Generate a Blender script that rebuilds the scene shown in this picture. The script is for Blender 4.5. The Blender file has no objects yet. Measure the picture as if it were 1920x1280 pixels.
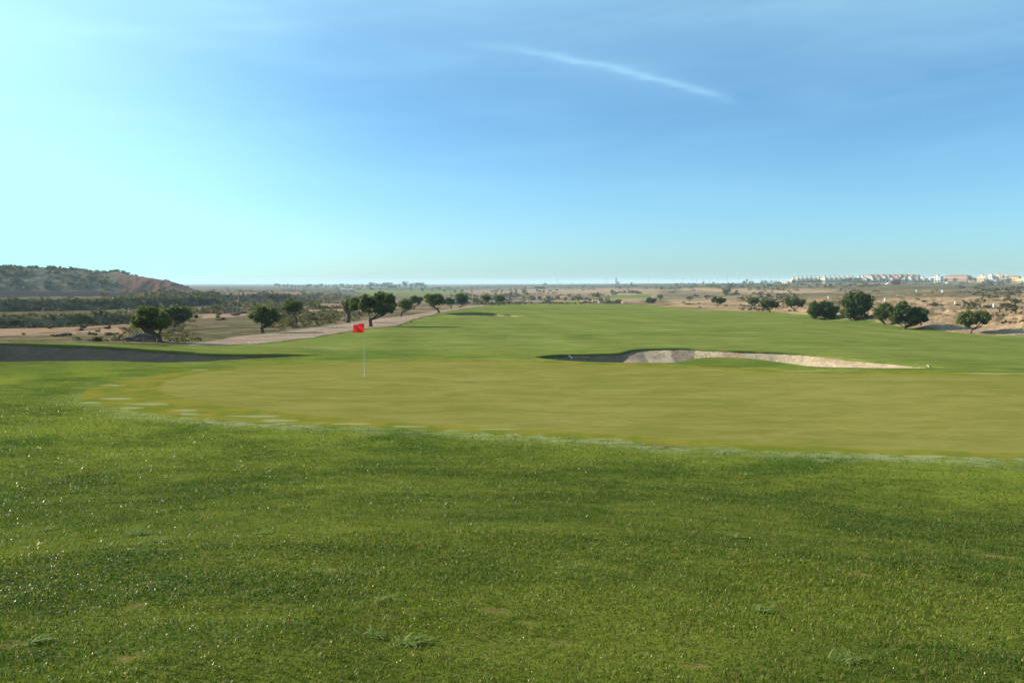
import bpy, math, random
import numpy as np
from mathutils import Vector

# ------------------------------------------------------------------ camera
SC = bpy.context.scene
COL = SC.collection
F, CX, CY, HOR = 1536.0, 960.0, 640.0, 530.0          # focal length / centre / horizon in photo pixels (1920x1280)
PITCH = math.atan((CY - HOR) / F)
ZC = 3.70                                             # eye above the putting green
cam_d = bpy.data.cameras.new('camera')
cam_d.sensor_width = 36.0
cam_d.lens = 36.0 * F / 1920.0
cam_d.clip_start = 0.05
cam_d.clip_end = 40000
cam = bpy.data.objects.new('camera', cam_d)
COL.objects.link(cam)
cam.location = (0, 0, ZC)
cam.rotation_euler = (math.pi / 2 - PITCH, 0, 0)
SC.camera = cam

# ------------------------------------------------------------------ light
SUN_AZ = math.radians(-72)       # to the left of the view direction (+Y)
SUN_EL = math.radians(23)
EXPO = 1.25
sd = Vector((math.sin(SUN_AZ) * math.cos(SUN_EL), math.cos(SUN_AZ) * math.cos(SUN_EL), math.sin(SUN_EL)))
sun_l = bpy.data.lights.new('sun', 'SUN')
sun_l.energy = 4.9
sun_l.angle = math.radians(0.6)
sun_l.color = (1.0, 0.91, 0.77)
sun = bpy.data.objects.new('sun', sun_l)
COL.objects.link(sun)
sun.rotation_euler = (-sd).to_track_quat('-Z', 'Y').to_euler()

world = bpy.data.worlds.new('World')
SC.world = world
world.use_nodes = True


class NT:
    """small node-tree helper"""
    def __init__(s, tree):
        s.t = tree
        tree.nodes.clear()

    def n(s, typ, **kw):
        nd = s.t.nodes.new(typ)
        for k, v in kw.items():
            if k == 'ins':
                for i, val in v.items():
                    s.put(nd, i, val)
            else:
                setattr(nd, k, v)
        return nd

    def put(s, nd, i, val):
        sock = nd.inputs[i]
        if isinstance(val, bpy.types.NodeSocket):
            s.t.links.new(val, sock)
        elif isinstance(val, bpy.types.Node):
            s.t.links.new(val.outputs[0], sock)
        else:
            if sock.type == 'RGBA' and len(val) == 3:
                val = (*val, 1)
            sock.default_value = val

    def m(s, op, a, b=None, c=None, clamp=False):
        nd = s.t.nodes.new('ShaderNodeMath')
        nd.operation = op
        nd.use_clamp = clamp
        s.put(nd, 0, a)
        if b is not None:
            s.put(nd, 1, b)
        if c is not None:
            s.put(nd, 2, c)
        return nd.outputs[0]

    def ss(s, x, a, b):
        """smoothstep from a to b"""
        nd = s.t.nodes.new('ShaderNodeMapRange')
        nd.interpolation_type = 'SMOOTHSTEP'
        s.put(nd, 0, x)
        nd.inputs[1].default_value = a
        nd.inputs[2].default_value = b
        nd.inputs[3].default_value = 0
        nd.inputs[4].default_value = 1
        return nd.outputs[0]

    def mix(s, f, a, b, mode='MIX'):
        nd = s.t.nodes.new('ShaderNodeMix')
        nd.data_type = 'RGBA'
        nd.blend_type = mode
        s.put(nd, 0, f)
        s.put(nd, 6, a)
        s.put(nd, 7, b)
        return nd.outputs[2]

    def noise(s, vec, scale, detail=3.0, rough=0.55, dist=0.0):
        nd = s.t.nodes.new('ShaderNodeTexNoise')
        s.put(nd, 'Vector', vec)
        nd.inputs['Scale'].default_value = scale
        nd.inputs['Detail'].default_value = detail
        nd.inputs['Roughness'].default_value = rough
        nd.inputs['Distortion'].default_value = dist
        return nd.outputs[0]

    def scale(s, vec, v3):
        nd = s.t.nodes.new('ShaderNodeVectorMath')
        nd.operation = 'MULTIPLY'
        s.put(nd, 0, vec)
        nd.inputs[1].default_value = v3
        return nd.outputs[0]

    def attr(s, name):
        nd = s.t.nodes.new('ShaderNodeAttribute')
        nd.attribute_name = name
        return nd.outputs['Fac']


w = NT(world.node_tree)
sky = w.n('ShaderNodeTexSky', sky_type='NISHITA', sun_disc=False)
sky.sun_elevation = SUN_EL
sky.sun_rotation = SUN_AZ
sky.altitude = 30
sky.air_density = 0.75
sky.dust_density = 0.75
sky.ozone_density = 3.0
tc = w.n('ShaderNodeTexCoord').outputs['Generated']
sep = w.n('ShaderNodeSeparateXYZ', ins={0: tc})
az = w.m('ARCTAN2', sep.outputs[0], sep.outputs[1])
el = w.m('ARCSINE', sep.outputs[2])
# veil of high cirrus: long soft bands
cvec = w.n('ShaderNodeCombineXYZ', ins={0: w.m('ADD', az, w.m('MULTIPLY', el, 0.35)), 1: w.m('MULTIPLY', el, 5.5), 2: 0.37}).outputs[0]
veil = w.ss(w.noise(cvec, 2.6, 4.0, 0.5, 0.35), 0.42, 0.78)
cvec2 = w.n('ShaderNodeCombineXYZ', ins={0: az, 1: w.m('MULTIPLY', w.m('SUBTRACT', el, w.m('MULTIPLY', az, 0.12)), 11.0), 2: 3.1}).outputs[0]
veil2 = w.ss(w.noise(cvec2, 3.1, 5.0, 0.55, 0.5), 0.46, 0.8)
high = w.ss(el, 0.04, 0.2)
veil = w.m('MULTIPLY', w.m('ADD', w.m('MULTIPLY', veil, 0.09), w.m('MULTIPLY', veil2, 0.05)), high)
# the wisp of ice cloud
za = w.m('SUBTRACT', az, 0.115)
elc = w.m('SUBTRACT', 0.2500, w.m('ADD', w.m('MULTIPLY', za, 0.235), w.m('MULTIPLY', w.m('MULTIPLY', za, za), 0.42)))
wob = w.noise(cvec2, 9.0, 4.0, 0.6)
dd = w.m('DIVIDE', w.m('ADD', w.m('SUBTRACT', el, elc), w.m('MULTIPLY', w.m('SUBTRACT', wob, 0.5), 0.013)), 0.0052)
line = w.m('POWER', 2.718, w.m('MULTIPLY', w.m('MULTIPLY', dd, dd), -1.7))
wide = w.m('POWER', 2.718, w.m('MULTIPLY', w.m('MULTIPLY', dd, dd), -0.16))
win = w.m('MULTIPLY', w.ss(az, -0.08, 0.09), w.m('SUBTRACT', 1.0, w.ss(az, 0.22, 0.275)))
wisp = w.m('MULTIPLY', win, w.m('ADD', w.m('MULTIPLY', line, w.m('ADD', 0.02, w.m('MULTIPLY', wob, 0.20))), w.m('MULTIPLY', wide, 0.04)))
sheet = w.m('ADD', w.m('MULTIPLY', w.ss(el, 0.18, 0.37), 0.21), w.m('MULTIPLY', w.ss(w.m('MULTIPLY', az, -1.0), 0.12, 0.70), 0.36))
cloud = w.m('ADD', w.m('ADD', veil, w.m('MULTIPLY', sheet, w.m('ADD', 0.55, w.m('MULTIPLY', w.noise(cvec, 2.1, 3.0), 0.9)))), wisp, clamp=True)
tint = w.mix(1.0, sky.outputs[0], (0.66, 0.94, 0.97), 'MULTIPLY')
skyc = w.mix(cloud, tint, (4.4, 7.4, 8.2))
skyc = w.mix(1.0, skyc, (3.0, 12.0, 12.0), 'DARKEN')      # the film's red never climbs past pale cyan
SKYK = 0.081
bg = w.n('ShaderNodeBackground', ins={0: skyc, 1: SKYK})
w.n('ShaderNodeOutputWorld', ins={0: bg.outputs[0]})

vs = SC.view_settings
vs.view_transform = 'Standard'
vs.look = 'None'
vs.gamma = 1.0
vs.use_curve_mapping = False
vs.exposure = EXPO
SC.render.engine = 'CYCLES'
cy = SC.cycles
cy.use_denoising = True
cy.max_bounces = 6
cy.diffuse_bounces = 3
cy.glossy_bounces = 2
cy.transmission_bounces = 3
cy.volume_bounces = 0
cy.transparent_max_bounces = 4
cy.sample_clamp_indirect = 4.0
cy.sample_clamp_direct = 12.0

RNG = np.random.default_rng(7)
random.seed(7)

# ------------------------------------------------------------------ numeric helpers
def sstep(x, a, b):
    t = np.clip((x - a) / (b - a), 0, 1)
    return t * t * (3 - 2 * t)


def _hash(ix, iy, seed):
    h = (ix.astype(np.int64) * 374761393 + iy.astype(np.int64) * 668265263 + seed * 974634777) & 0xFFFFFFFF
    h = ((h ^ (h >> 13)) * 1274126177) & 0xFFFFFFFF
    h = h ^ (h >> 16)
    return (h & 0xFFFFFF) / float(0xFFFFFF)


def vnoise(x, y, seed=0):
    ix = np.floor(x); iy = np.floor(y)
    fx = x - ix; fy = y - iy
    fx = fx * fx * fx * (fx * (fx * 6 - 15) + 10)
    fy = fy * fy * fy * (fy * (fy * 6 - 15) + 10)
    a = _hash(ix, iy, seed); b = _hash(ix + 1, iy, seed)
    c = _hash(ix, iy + 1, seed); d = _hash(ix + 1, iy + 1, seed)
    return (a + (b - a) * fx) * (1 - fy) + (c + (d - c) * fx) * fy


def fbm(x, y, oct=4, seed=0, gain=0.5):
    s = 0.0; a = 1.0; t = 0.0
    for i in range(oct):
        s = s + a * (vnoise(x * 2 ** i + 17.3 * i, y * 2 ** i - 9.1 * i, seed + i) - 0.5)
        t += a; a *= gain
    return s / t * 2


def px2az(px):
    return math.atan((px - CX) / F)


def ray(px, py):
    u = (px - CX) / F; v = (CY - py) / F
    cp, sp = math.cos(PITCH), math.sin(PITCH)
    return np.array([u, cp + v * sp, -sp + v * cp])


# ------------------------------------------------------------------ terrain height
TPX = [-2200, -900, 0, 250, 500, 750, 960, 1200, 1450, 1700, 1920, 2800, 4400]
TAZ = np.array([px2az(p) for p in TPX])
TAB = [  # distance : height per column
    (0.3,  [2.08] * 13),
    (3.5,  [2.15, 2.1, 2.02, 2.0, 1.97, 1.95, 1.93, 1.92, 1.92, 1.94, 1.97, 2.05, 2.1]),
    (7,    [1.9, 1.75, 1.55, 1.52, 1.48, 1.45, 1.42, 1.4, 1.38, 1.4, 1.42, 1.6, 1.8]),
    (11,   [1.4, 1.15, .92, .88, .84, .8, .77, .74, .7, .7, .72, 1.0, 1.3]),
    (15,   [1.0, .7, .45, .36, .3, .25, .2, .16, .13, .12, .14, .5, .9]),
    (19,   [.8, .5, .24, .15, .08, .03, 0, 0, 0, 0, 0, .2, .5]),
    (26,   [.7, .4, .12, .04, 0, 0, 0, 0, 0, 0, 0, .1, .3]),
    (34,   [.6, .35, .08, .03, 0, 0, 0, 0, 0, 0, -.02, 0, .2]),
    (40,   [.6, .4, .16, .12, .02, 0, 0, 0, -.02, -.05, -.08, 0, .1]),
    (47,   [.8, .85, .74, .44, .08, -.05, -.05, 0, -.05, -.15, -.2, -.1, 0]),
    (54,   [.6, .7, .52, .18, -.06, -.12, -.12, -.1, -.14, -.3, -.4, -.3, -.2]),
    (62,   [0, .1, -.1, -.25, -.25, -.22, -.22, -.22, -.25, -.5, -.65, -.6, -.5]),
    (80,   [-.6, -.7, -.8, -.9, -.55, -.42, -.45, -.45, -.5, -.95, -1.25, -1.3, -1.3]),
    (115,  [-1.4, -1.5, -1.6, -1.6, -1.2, -.8, -.85, -.85, -.85, -1.15, -1.3, -1.4, -1.4]),
    (160,  [-2.2, -2.3, -2.3, -2.3, -2.0, -1.5, -1.3, -1.3, -1.25, -1.25, -1.3, -1.4, -1.4]),
    (220,  [-2.8, -2.8, -2.8, -2.8, -2.8, -2.3, -2.0, -2.0, -1.8, -1.6, -1.5, -1.5, -1.5]),
    (290,  [-3.2, -3.2, -3.2, -3.3, -3.8, -4.0, -4.0, -3.5, -2.4, -1.5, -1.2, -1.2, -1.2]),
    (400,  [-3.5, -3.5, -3.5, -3.7, -4.5, -5.0, -5.0, -4.2, -2.2, -.9, -.7, -.7, -.7]),
    (600,  [-4, -4, -4, -4.2, -5, -5.5, -5.5, -4.0, -.9, .9, .7, .7, .7]),
    (1000, [-4, -4, -4, -4.5, -5.5, -6, -5.8, -2.8, 2.6, 3.9, 3.2, 3, 3]),
    (2000, [-5, -5, -5, -5.5, -6, -6, -2.0, 1.4, 3.0, 4.2, 3.5, 3, 3]),
    (4000, [-8, -8, -8, -8, -7, -7, -5, -3, 0, 1, 1, 0, 0]),
    (9500, [-11] * 13),
]
_lr = np.log(np.array([t[0] for t in TAB]))
_tz = np.array([t[1] for t in TAB])
_ls = np.linspace(_lr[0], _lr[-1], 2600)


def _pchip(x, y, xs):
    h = np.diff(x); d = np.diff(y) / h
    m = np.zeros_like(y); m[0] = d[0]; m[-1] = d[-1]
    for i in range(1, len(x) - 1):
        if d[i - 1] * d[i] > 0:
            w1 = 2 * h[i] + h[i - 1]; w2 = h[i] + 2 * h[i - 1]
            m[i] = (w1 + w2) / (w1 / d[i - 1] + w2 / d[i])
    k = np.clip(np.searchsorted(x, xs) - 1, 0, len(x) - 2)
    t = (xs - x[k]) / h[k]
    return ((2 * t**3 - 3 * t**2 + 1) * y[k] + (t**3 - 2 * t**2 + t) * h[k] * m[k]
            + (-2 * t**3 + 3 * t**2) * y[k + 1] + (t**3 - t**2) * h[k] * m[k + 1])


_azd = np.linspace(TAZ[0], TAZ[-1], 260)
_dense = np.stack([_pchip(_lr, _tz[:, j], _ls) for j in range(len(TPX))], 1)
_dense = np.stack([_pchip(TAZ, _dense[i], _azd) for i in range(len(_ls))], 0)
_k = np.array([1, 4, 6, 4, 1.]) / 16
for _ in range(3):
    _p = np.pad(_dense, ((0, 0), (2, 2)), mode='edge')
    _dense = sum(_k[q] * _p[:, q:q + len(_azd)] for q in range(5))

BANKS = [  # (px -> base distance), height, width, decay, (px window)
    ([(-1500, 105), (0, 112), (180, 118), (300, 128)], 1.3, 3.0, 30, (-1400, -1200, 200, 300)),
    ([(-1500, 190), (0, 205), (250, 225), (420, 262)], 2.3, 4.5, 120, (-1400, -1200, 380, 470)),
    ([(150, 300), (380, 330), (520, 345), (600, 350)], 2.6, 7, 200, (200, 330, 535, 590)),
    ([(350, 180), (480, 185), (560, 190)], 1.1, 3, 25, (340, 420, 520, 640)),
    ([(1400, 126), (1560, 104), (1740, 92), (1920, 88), (2800, 84)], 1.5, 15, 45, (1430, 1640, 2800, 3200)),
    ([(1250, 250), (1500, 215), (1740, 198), (1920, 190), (2800, 180)], 1.5, 20, 200, (1330, 1560, 2800, 3200)),
]


def zbase(x, y):
    x = np.asarray(x, float); y = np.asarray(y, float)
    r = np.maximum(np.hypot(x, y), 0.31)
    a = np.clip(np.arctan2(x, y), _azd[0], _azd[-1])
    fi = np.clip((np.log(r) - _ls[0]) / (_ls[1] - _ls[0]), 0, len(_ls) - 1.001)
    fj = np.clip((a - _azd[0]) / (_azd[1] - _azd[0]), 0, len(_azd) - 1.001)
    i = fi.astype(int); j = fj.astype(int); u = fi - i; v = fj - j
    z = ((_dense[i, j] * (1 - u) + _dense[i + 1, j] * u) * (1 - v)
         + (_dense[i, j + 1] * (1 - u) + _dense[i + 1, j + 1] * u) * v)
    px = CX + F * np.tan(np.clip(a, -1.3, 1.3))
    for pts, H, wd, dec, (a0, a1, b0, b1) in BANKS:
        rb = np.interp(px, [p[0] for p in pts], [p[1] for p in pts])
        rb = rb * (1 + 0.05 * fbm(x / 24.0, y / 24.0, 3, 40))
        s = r - rb
        win = sstep(px, a0, a1) * (1 - sstep(px, b0, b1))
        z = z + H * win * sstep(s, 0, wd) * np.exp(-np.maximum(0, s - wd) / dec)
    return z


def hit(px, py):
    """first point of the bare terrain that the pixel sees"""
    d = ray(px, py)
    t = np.geomspace(2.0, 9000, 5000)
    X, Y, Z = d[0] * t, d[1] * t, ZC + d[2] * t
    g = Z - zbase(X, Y)
    k = np.argmax(g < 0)
    if g[k] >= 0:
        k = len(t) - 1
    k = max(k, 1)
    f = g[k - 1] / (g[k - 1] - g[k] + 1e-9)
    tt = t[k - 1] + (t[k] - t[k - 1]) * f
    return np.array([d[0] * tt, d[1] * tt])


def hits(pts):
    return np.array([hit(*p) for p in pts])


def at(px, Y):
    return np.array([(px - CX) / F * Y, Y])


def catmull(P, n, closed=False):
    P = np.asarray(P, float)
    if closed:
        Q = np.vstack([P[-1], P, P[0], P[1]])
    else:
        Q = np.vstack([2 * P[0] - P[1], P, 2 * P[-1] - P[-2]])
    segs = len(Q) - 3
    out = []
    for tt in np.linspace(0, segs, n, endpoint=not closed):
        i = min(int(tt), segs - 1); t = tt - i
        p0, p1, p2, p3 = Q[i:i + 4]
        out.append(0.5 * (2 * p1 + (p2 - p0) * t + (2 * p0 - 5 * p1 + 4 * p2 - p3) * t * t + (3 * p1 - p0 - 3 * p2 + p3) * t**3))
    return np.array(out)


def sdf(poly, x, y):
    """signed distance, negative inside"""
    x = np.asarray(x, float); y = np.asarray(y, float)
    out = np.full(x.shape, 1e9); ins = np.zeros(x.shape, bool)
    n = len(poly)
    for k in range(n):
        a = poly[k]; b = poly[(k + 1) % n]
        e = b - a; L = e @ e + 1e-12
        t = np.clip(((x - a[0]) * e[0] + (y - a[1]) * e[1]) / L, 0, 1)
        dx = x - a[0] - t * e[0]; dy = y - a[1] - t * e[1]
        np.minimum(out, dx * dx + dy * dy, out=out)
        c = (a[1] > y) != (b[1] > y)
        if abs(e[1]) > 1e-12:
            ins ^= c & (x < e[0] * (y - a[1]) / e[1] + a[0])
    d = np.sqrt(out)
    return np.where(ins, -d, d)


# ------------------------------------------------------------------ zones (plan outlines)
GREEN = catmull(hits([(300, 732), (308, 716), (350, 703), (420, 693), (520, 685), (640, 680), (800, 678), (960, 679), (1100, 683),
                      (1250, 690), (1400, 696), (1550, 700), (1750, 703), (1920, 706), (2150, 716), (2330, 738), (2350, 780),
                      (2250, 822), (2080, 846), (1920, 849), (1700, 843), (1500, 835), (1300, 824), (1150, 814), (960, 803),
                      (800, 795), (650, 784), (520, 771), (400, 757), (330, 745)]), 120, True)
COLLAR = catmull(hits([(148, 746), (172, 727), (255, 708), (400, 691), (560, 680.5), (720, 676), (900, 674.5), (1100, 678), (1250, 684), (1400, 690), (1600, 695), (1920, 700), (2150, 710), (2380, 734),
                       (2420, 785), (2280, 832), (2080, 856), (1920, 859), (1700, 853), (1500, 846), (1300, 837), (1150, 825), (960, 813), (800, 806), (650, 799), (500, 792), (400, 786), (300, 777), (200, 762)]), 120, True)
LAWN = np.vstack([[(-60, -40), (-60, 30)], hits([(-700, 640), (-300, 641)]), hits([(0, 642), (160, 642.5), (300, 648), (420, 648), (520, 641),
                  (600, 631), (680, 618), (745, 611), (775, 600), (830, 587), (870, 578), (905, 573.5)]), [at(960, 214), at(1060, 224), at(1180, 226)],
                  hits([(1250, 574.5), (1300, 580), (1390, 583), (1450, 583), (1500, 589), (1560, 597), (1640, 600), (1700, 613), (1800, 623),
                        (1920, 631), (2300, 645), (2800, 650)]), [(70, -40)]])
PATHS = [np.array(hits([(330, 651), (380, 641), (430, 633), (530, 622), (600, 613), (660, 603.5), (720, 596), (780, 588.5), (830, 581), (870, 575), (905, 571.5),
                        (908, 573.5), (870, 579), (830, 588), (778, 600), (748, 611), (680, 619), (600, 632), (520, 642), (420, 650)])),
         np.array(hits([(1725, 598), (1760, 606), (1830, 614), (1920, 620), (2100, 628), (2100, 634), (1920, 627), (1830, 621.5), (1760, 615), (1715, 605)]))]
ROADS = [np.array([at(800, 395), at(1008, 385), at(1012, 372), at(800, 380)]),
         np.array([at(985, 250), at(1003, 260), at(1016, 385), at(1006, 385)])]
FARGREEN = [np.array([at(1140, 430), at(1215, 430), at(1225, 540), at(1150, 540)]),
            np.array([at(1030, 330), at(1085, 330), at(1085, 372), at(1032, 372)]),
            np.array([at(690, 620), at(880, 680), at(870, 980), at(660, 1050)]),
            np.array([at(760, 420), at(860, 430), at(850, 480), at(760, 470)])]

# scrub cover: (outline in photo pixels, cover)
COVER = [
    ([(1260, 574), (1390, 583), (1500, 592), (1740, 614), (1920, 626), (2400, 640), (2400, 575), (1920, 576), (1740, 574), (1500, 572), (1260, 566)], 0.36),
    ([(-700, 655), (0, 645), (230, 645), (300, 640), (300, 600), (560, 560), (640, 540), (-700, 540)], 0.53),
    ([(-700, 622), (0, 619), (120, 612), (242, 602), (242, 607), (120, 620), (0, 630), (-700, 632)], 0.03),
    ([(45, 627), (120, 622), (215, 613), (240, 625), (150, 622), (60, 630)], 0.05),
    ([(380, 597), (470, 588), (470, 580), (400, 583), (330, 590)], 0.05),
    ([(330, 640), (480, 612), (560, 604), (640, 598), (640, 590), (480, 604), (400, 614), (330, 622)], 0.75),
    ([(545, 583), (640, 580), (660, 570), (600, 571), (560, 574)], 0.03),
    ([(-700, 556), (0, 554), (200, 552.6), (380, 550.5), (380, 549), (-700, 552)], 0.05),
    ([(380, 549.5), (560, 548.5), (568, 552), (540, 553), (380, 553)], 0.10),
    ([(0, 606), (250, 598), (250, 584), (0, 586)], 0.9),
    ([(0, 577), (380, 575), (380, 560), (0, 558)], 0.85),
    ([(560, 547), (900, 549), (900, 537), (560, 539)], 0.60),
    ([(560, 570), (660, 566), (660, 550), (560, 552)], 0.7),
    ([(985, 570), (1200, 568), (1200, 560), (985, 563)], 0.40),
    ([(1000, 562), (1240, 558), (1240, 535), (1000, 535)], 0.40),
    ([(860, 552), (1150, 550), (1150, 543), (860, 544)], 0.34),
    ([(880, 541), (1240, 540), (1500, 540), (1500, 532), (880, 534)], 0.80),
    ([(1290, 572), (1500, 574), (1500, 565), (1250, 563)], 0.34),
    ([(1280, 545), (1560, 552), (1560, 546), (1280, 540)], 0.34),
    ([(1450, 558), (1720, 556), (1720, 548), (1450, 551)], 0.52),
    ([(1470, 541), (1920, 546), (1920, 533), (1470, 533)], 0.58),
    ([(1700, 556), (1920, 552), (2400, 552), (2400, 543), (1920, 544), (1700, 548)], 0.52),
    ([(1560, 573), (2400, 573), (2400, 554), (1700, 558)], 0.33),
    ([(1720, 580), (1920, 580), (1920, 572), (1720, 574)], 0.45),
    ([(1720, 622), (1900, 626), (1900, 618), (1780, 612)], 0.3),
]
def polar(P):
    return np.stack([np.arctan2(P[:, 0], P[:, 1]), 0.2 * np.log(np.clip(np.hypot(P[:, 0], P[:, 1]), 2, 5000))], 1)


def dense(p):
    out = []
    for k in range(len(p)):
        a, b = np.array(p[k], float), np.array(p[(k + 1) % len(p)], float)
        m = max(1, int(abs(b - a).max() // 60))
        out += [tuple(a + (b - a) * i / m) for i in range(m)]
    return out


COVER = [(polar(hits(dense(p))), v) for p, v in COVER]     # plan outlines in bearing / log distance

# bare soil spots and pale dewy streaks near the green: centre pixel, half-size pixels
BARE = [(262, 1088, 42, 7), (255, 1128, 22, 8), (925, 1142, 34, 7), (1050, 1192, 60, 8), (990, 1160, 30, 5), (1310, 1250, 60, 8),
        (1620, 1080, 30, 5), (1860, 1040, 40, 5), (240, 1238, 34, 9), (20, 1195, 40, 8), (1780, 1055, 25, 4), (620, 1060, 20, 5), (1240, 835, 60, 3)]
PALE = [(210, 747, 38, 2.2), (175, 755, 22, 2.2), (270, 757, 50, 2.4), (250, 765, 26, 2.4), (340, 769, 33, 2.0), (357, 776, 22, 2.2),
        (470, 780, 56, 2.4), (530, 788, 40, 2.2), (640, 794, 60, 1.8), (775, 799, 42, 1.6), (925, 804, 66, 1.6), (215, 722, 30, 1.2),
        (370, 693, 24, .9), (1330, 693, 40, 1.2), (1500, 695, 60, 1.0), (1880, 700, 60, 1.3), (1720, 855, 50, 2.5)]


def blobs(L):
    out = []
    for px, py, a, b in L:
        c = hit(px, py); e = hit(px + a, py); f = hit(px, py - b)
        out.append((c, np.hypot(*(e - c)), np.hypot(*(f - c))))
    return out


BARE = blobs(BARE)
PALE = blobs(PALE)

# bunkers : far rim, near rim (same direction), depth, earth (painted wall shade, brown patch)
BUNK = [
    dict(far=hits([(-260, 640), (-100, 641), (0, 643), (100, 645), (160, 647.5), (220, 651), (300, 656), (360, 660), (400, 663), (480, 665), (545, 664.5), (604, 666.5)]),
         near=hits([(-260, 684), (-100, 680), (0, 678.5), (80, 677), (160, 675.5), (230, 677), (310, 679), (380, 677.5), (430, 675.5), (500, 672.5), (560, 669.5), (610, 667.5)]),
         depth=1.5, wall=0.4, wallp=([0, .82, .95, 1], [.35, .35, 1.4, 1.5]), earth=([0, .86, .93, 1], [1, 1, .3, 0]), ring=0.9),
    dict(far=hits([(1004, 669.5), (1040, 666), (1100, 664), (1160, 662.5), (1190, 657), (1240, 654.5), (1300, 655), (1360, 658), (1410, 659.5), (1470, 661.5), (1520, 665), (1570, 670), (1630, 676), (1700, 682), (1766, 688)]),
         near=hits([(1006, 670.5), (1035, 674.5), (1090, 678.5), (1150, 680.5), (1205, 681), (1262, 680), (1290, 675), (1325, 671), (1380, 671), (1430, 675), (1480, 682), (1530, 688), (1600, 690), (1690, 690.8), (1768, 690)]),
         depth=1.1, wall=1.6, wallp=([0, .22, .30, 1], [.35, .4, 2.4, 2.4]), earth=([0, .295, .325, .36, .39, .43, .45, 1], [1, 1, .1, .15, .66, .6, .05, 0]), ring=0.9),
    dict(far=np.array([at(836, 117.5), at(865, 118.2), at(900, 118.4), at(930, 118), at(944, 116), at(962, 115.5), at(984, 111.5)]),
         near=np.array([at(835, 116.5), at(865, 111.5), at(900, 109.5), at(930, 108.6), at(948, 107.5), at(968, 107.2), at(985, 110)]),
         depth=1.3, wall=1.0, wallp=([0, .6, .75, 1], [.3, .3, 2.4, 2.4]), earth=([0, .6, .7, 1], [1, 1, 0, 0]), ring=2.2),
]
for b in BUNK:
    b['F'] = catmull(b['far'], 110); b['N'] = catmull(b['near'], 110)
    wig = 0.05 * fbm(np.linspace(0, 40, 110), np.zeros(110) + len(b['far']), 3, 5)
    b['F'] = b['F'] + np.stack([np.zeros(110), wig * 1.6], 1)
    b['loop'] = np.vstack([b['F'], b['N'][::-1]])


def zland(x, y, dl=None):
    """terrain with its small relief"""
    z = zbase(x, y)
    if dl is None:
        dl = sdf(LAWN, x, y)
    r = np.hypot(x, y)
    dg = sdf(GREEN, x, y)
    out = sstep(dl, 0.0, 6.0) * sstep(r, 45, 70)
    amp = np.clip(r / 160, 0.35, 2.2)
    z = z + out * amp * (0.22 * fbm(x / 11, y / 11, 4, 3) + 0.3 * fbm(x / 40, y / 40, 2, 9))
    # eroded gullies on the sandy banks to the right
    px = CX + F * x / np.maximum(y, 1)
    gully = out * sstep(px, 1380, 1500) * (1 - sstep(r, 230, 330)) * sstep(r, 80, 95)
    z = z + gully * 0.55 * (np.abs(fbm(x / 3.2 + y / 14, y / 5, 5, 21, .7)) * 2 - 0.5)
    # lumpy rough
    rough = (1 - out) * sstep(dg, 1.6, 4.5)
    near = 1 - sstep(r, 30, 60)
    z = z + rough * (near * (0.035 * fbm(x / 1.3, y / 1.3, 3, 11) + 0.012 * fbm(x / .35, y / .35, 2, 13)) + 0.06 * fbm(x / 9, y / 9, 2, 15))
    z = z + rough * 0.10 * sstep(r, 60, 120) * fbm(x / 14, y / 14, 3, 16)
    # grassy mound in front of the far bunker
    m = at(890, 121.5)
    z = z + 0.38 * np.exp(-(((x - m[0]) / 5.0) ** 2 + ((y - m[1]) / 4.5) ** 2))
    m = at(880, 105.0)
    z = z + 0.22 * np.exp(-(((x - m[0]) / 4.0) ** 2 + ((y - m[1]) / 3.0) ** 2)) * np.where(r > 80, 1, 0)
    return z


def fields(x, y):
    f = {}
    f['dl'] = np.minimum.reduce([sdf(LAWN, x, y)] + [sdf(p, x, y) for p in FARGREEN])
    f['dg'] = sdf(GREEN, x, y)
    f['dc'] = sdf(COLLAR, x, y)
    f['dp'] = np.minimum.reduce([sdf(p, x, y) for p in PATHS])
    f['dr'] = np.minimum.reduce([sdf(p, x, y) for p in ROADS])
    r = np.hypot(x, y)
    px = CX + F * x / np.maximum(y, 1)
    c = 0.49 + 0.09 * (1 - sstep(px, 560, 900)) + 0.1 * sstep(r, 700, 1500) * (1 - sstep(px, 700, 900))
    pb, pl = np.arctan2(x, y), 0.2 * np.log(np.maximum(r, 1))
    wn = 0.006 * fbm(x / np.clip(r * .03, 1, 40), y / np.clip(r * .03, 1, 40), 3, 77)
    for poly, v in COVER:
        k = 1 - sstep(sdf(poly, pb, pl) + wn, -0.004, 0.004)
        c = c * (1 - k) + v * k
    f['cover'] = c
    b = np.zeros_like(x)
    for cpt, rx, ry in BARE:
        q = np.sqrt(((x - cpt[0]) / rx) ** 2 + ((y - cpt[1]) / ry) ** 2)
        b = np.maximum(b, 1 - q / 1.6)
    f['bare'] = np.maximum(b, 0)
    b = np.zeros_like(x)
    for i, (cpt, rx, ry) in enumerate(PALE):
        ux = (x - cpt[0]) / rx
        tap = ry * np.clip(0.75 - 0.45 * ux * (1 if i % 2 else -1), 0.12, 1.4)
        q = np.sqrt(ux ** 2 + ((y - cpt[1]) / tap) ** 2)
        b = np.maximum(b, 1.6 - q)
    f['pale'] = np.maximum(b, 0)
    f['red'] = (1 - sstep(px, 560, 700)) * sstep(r, 150, 320)
    f['side'] = sstep(px, 700, 1250)
    return f


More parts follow.
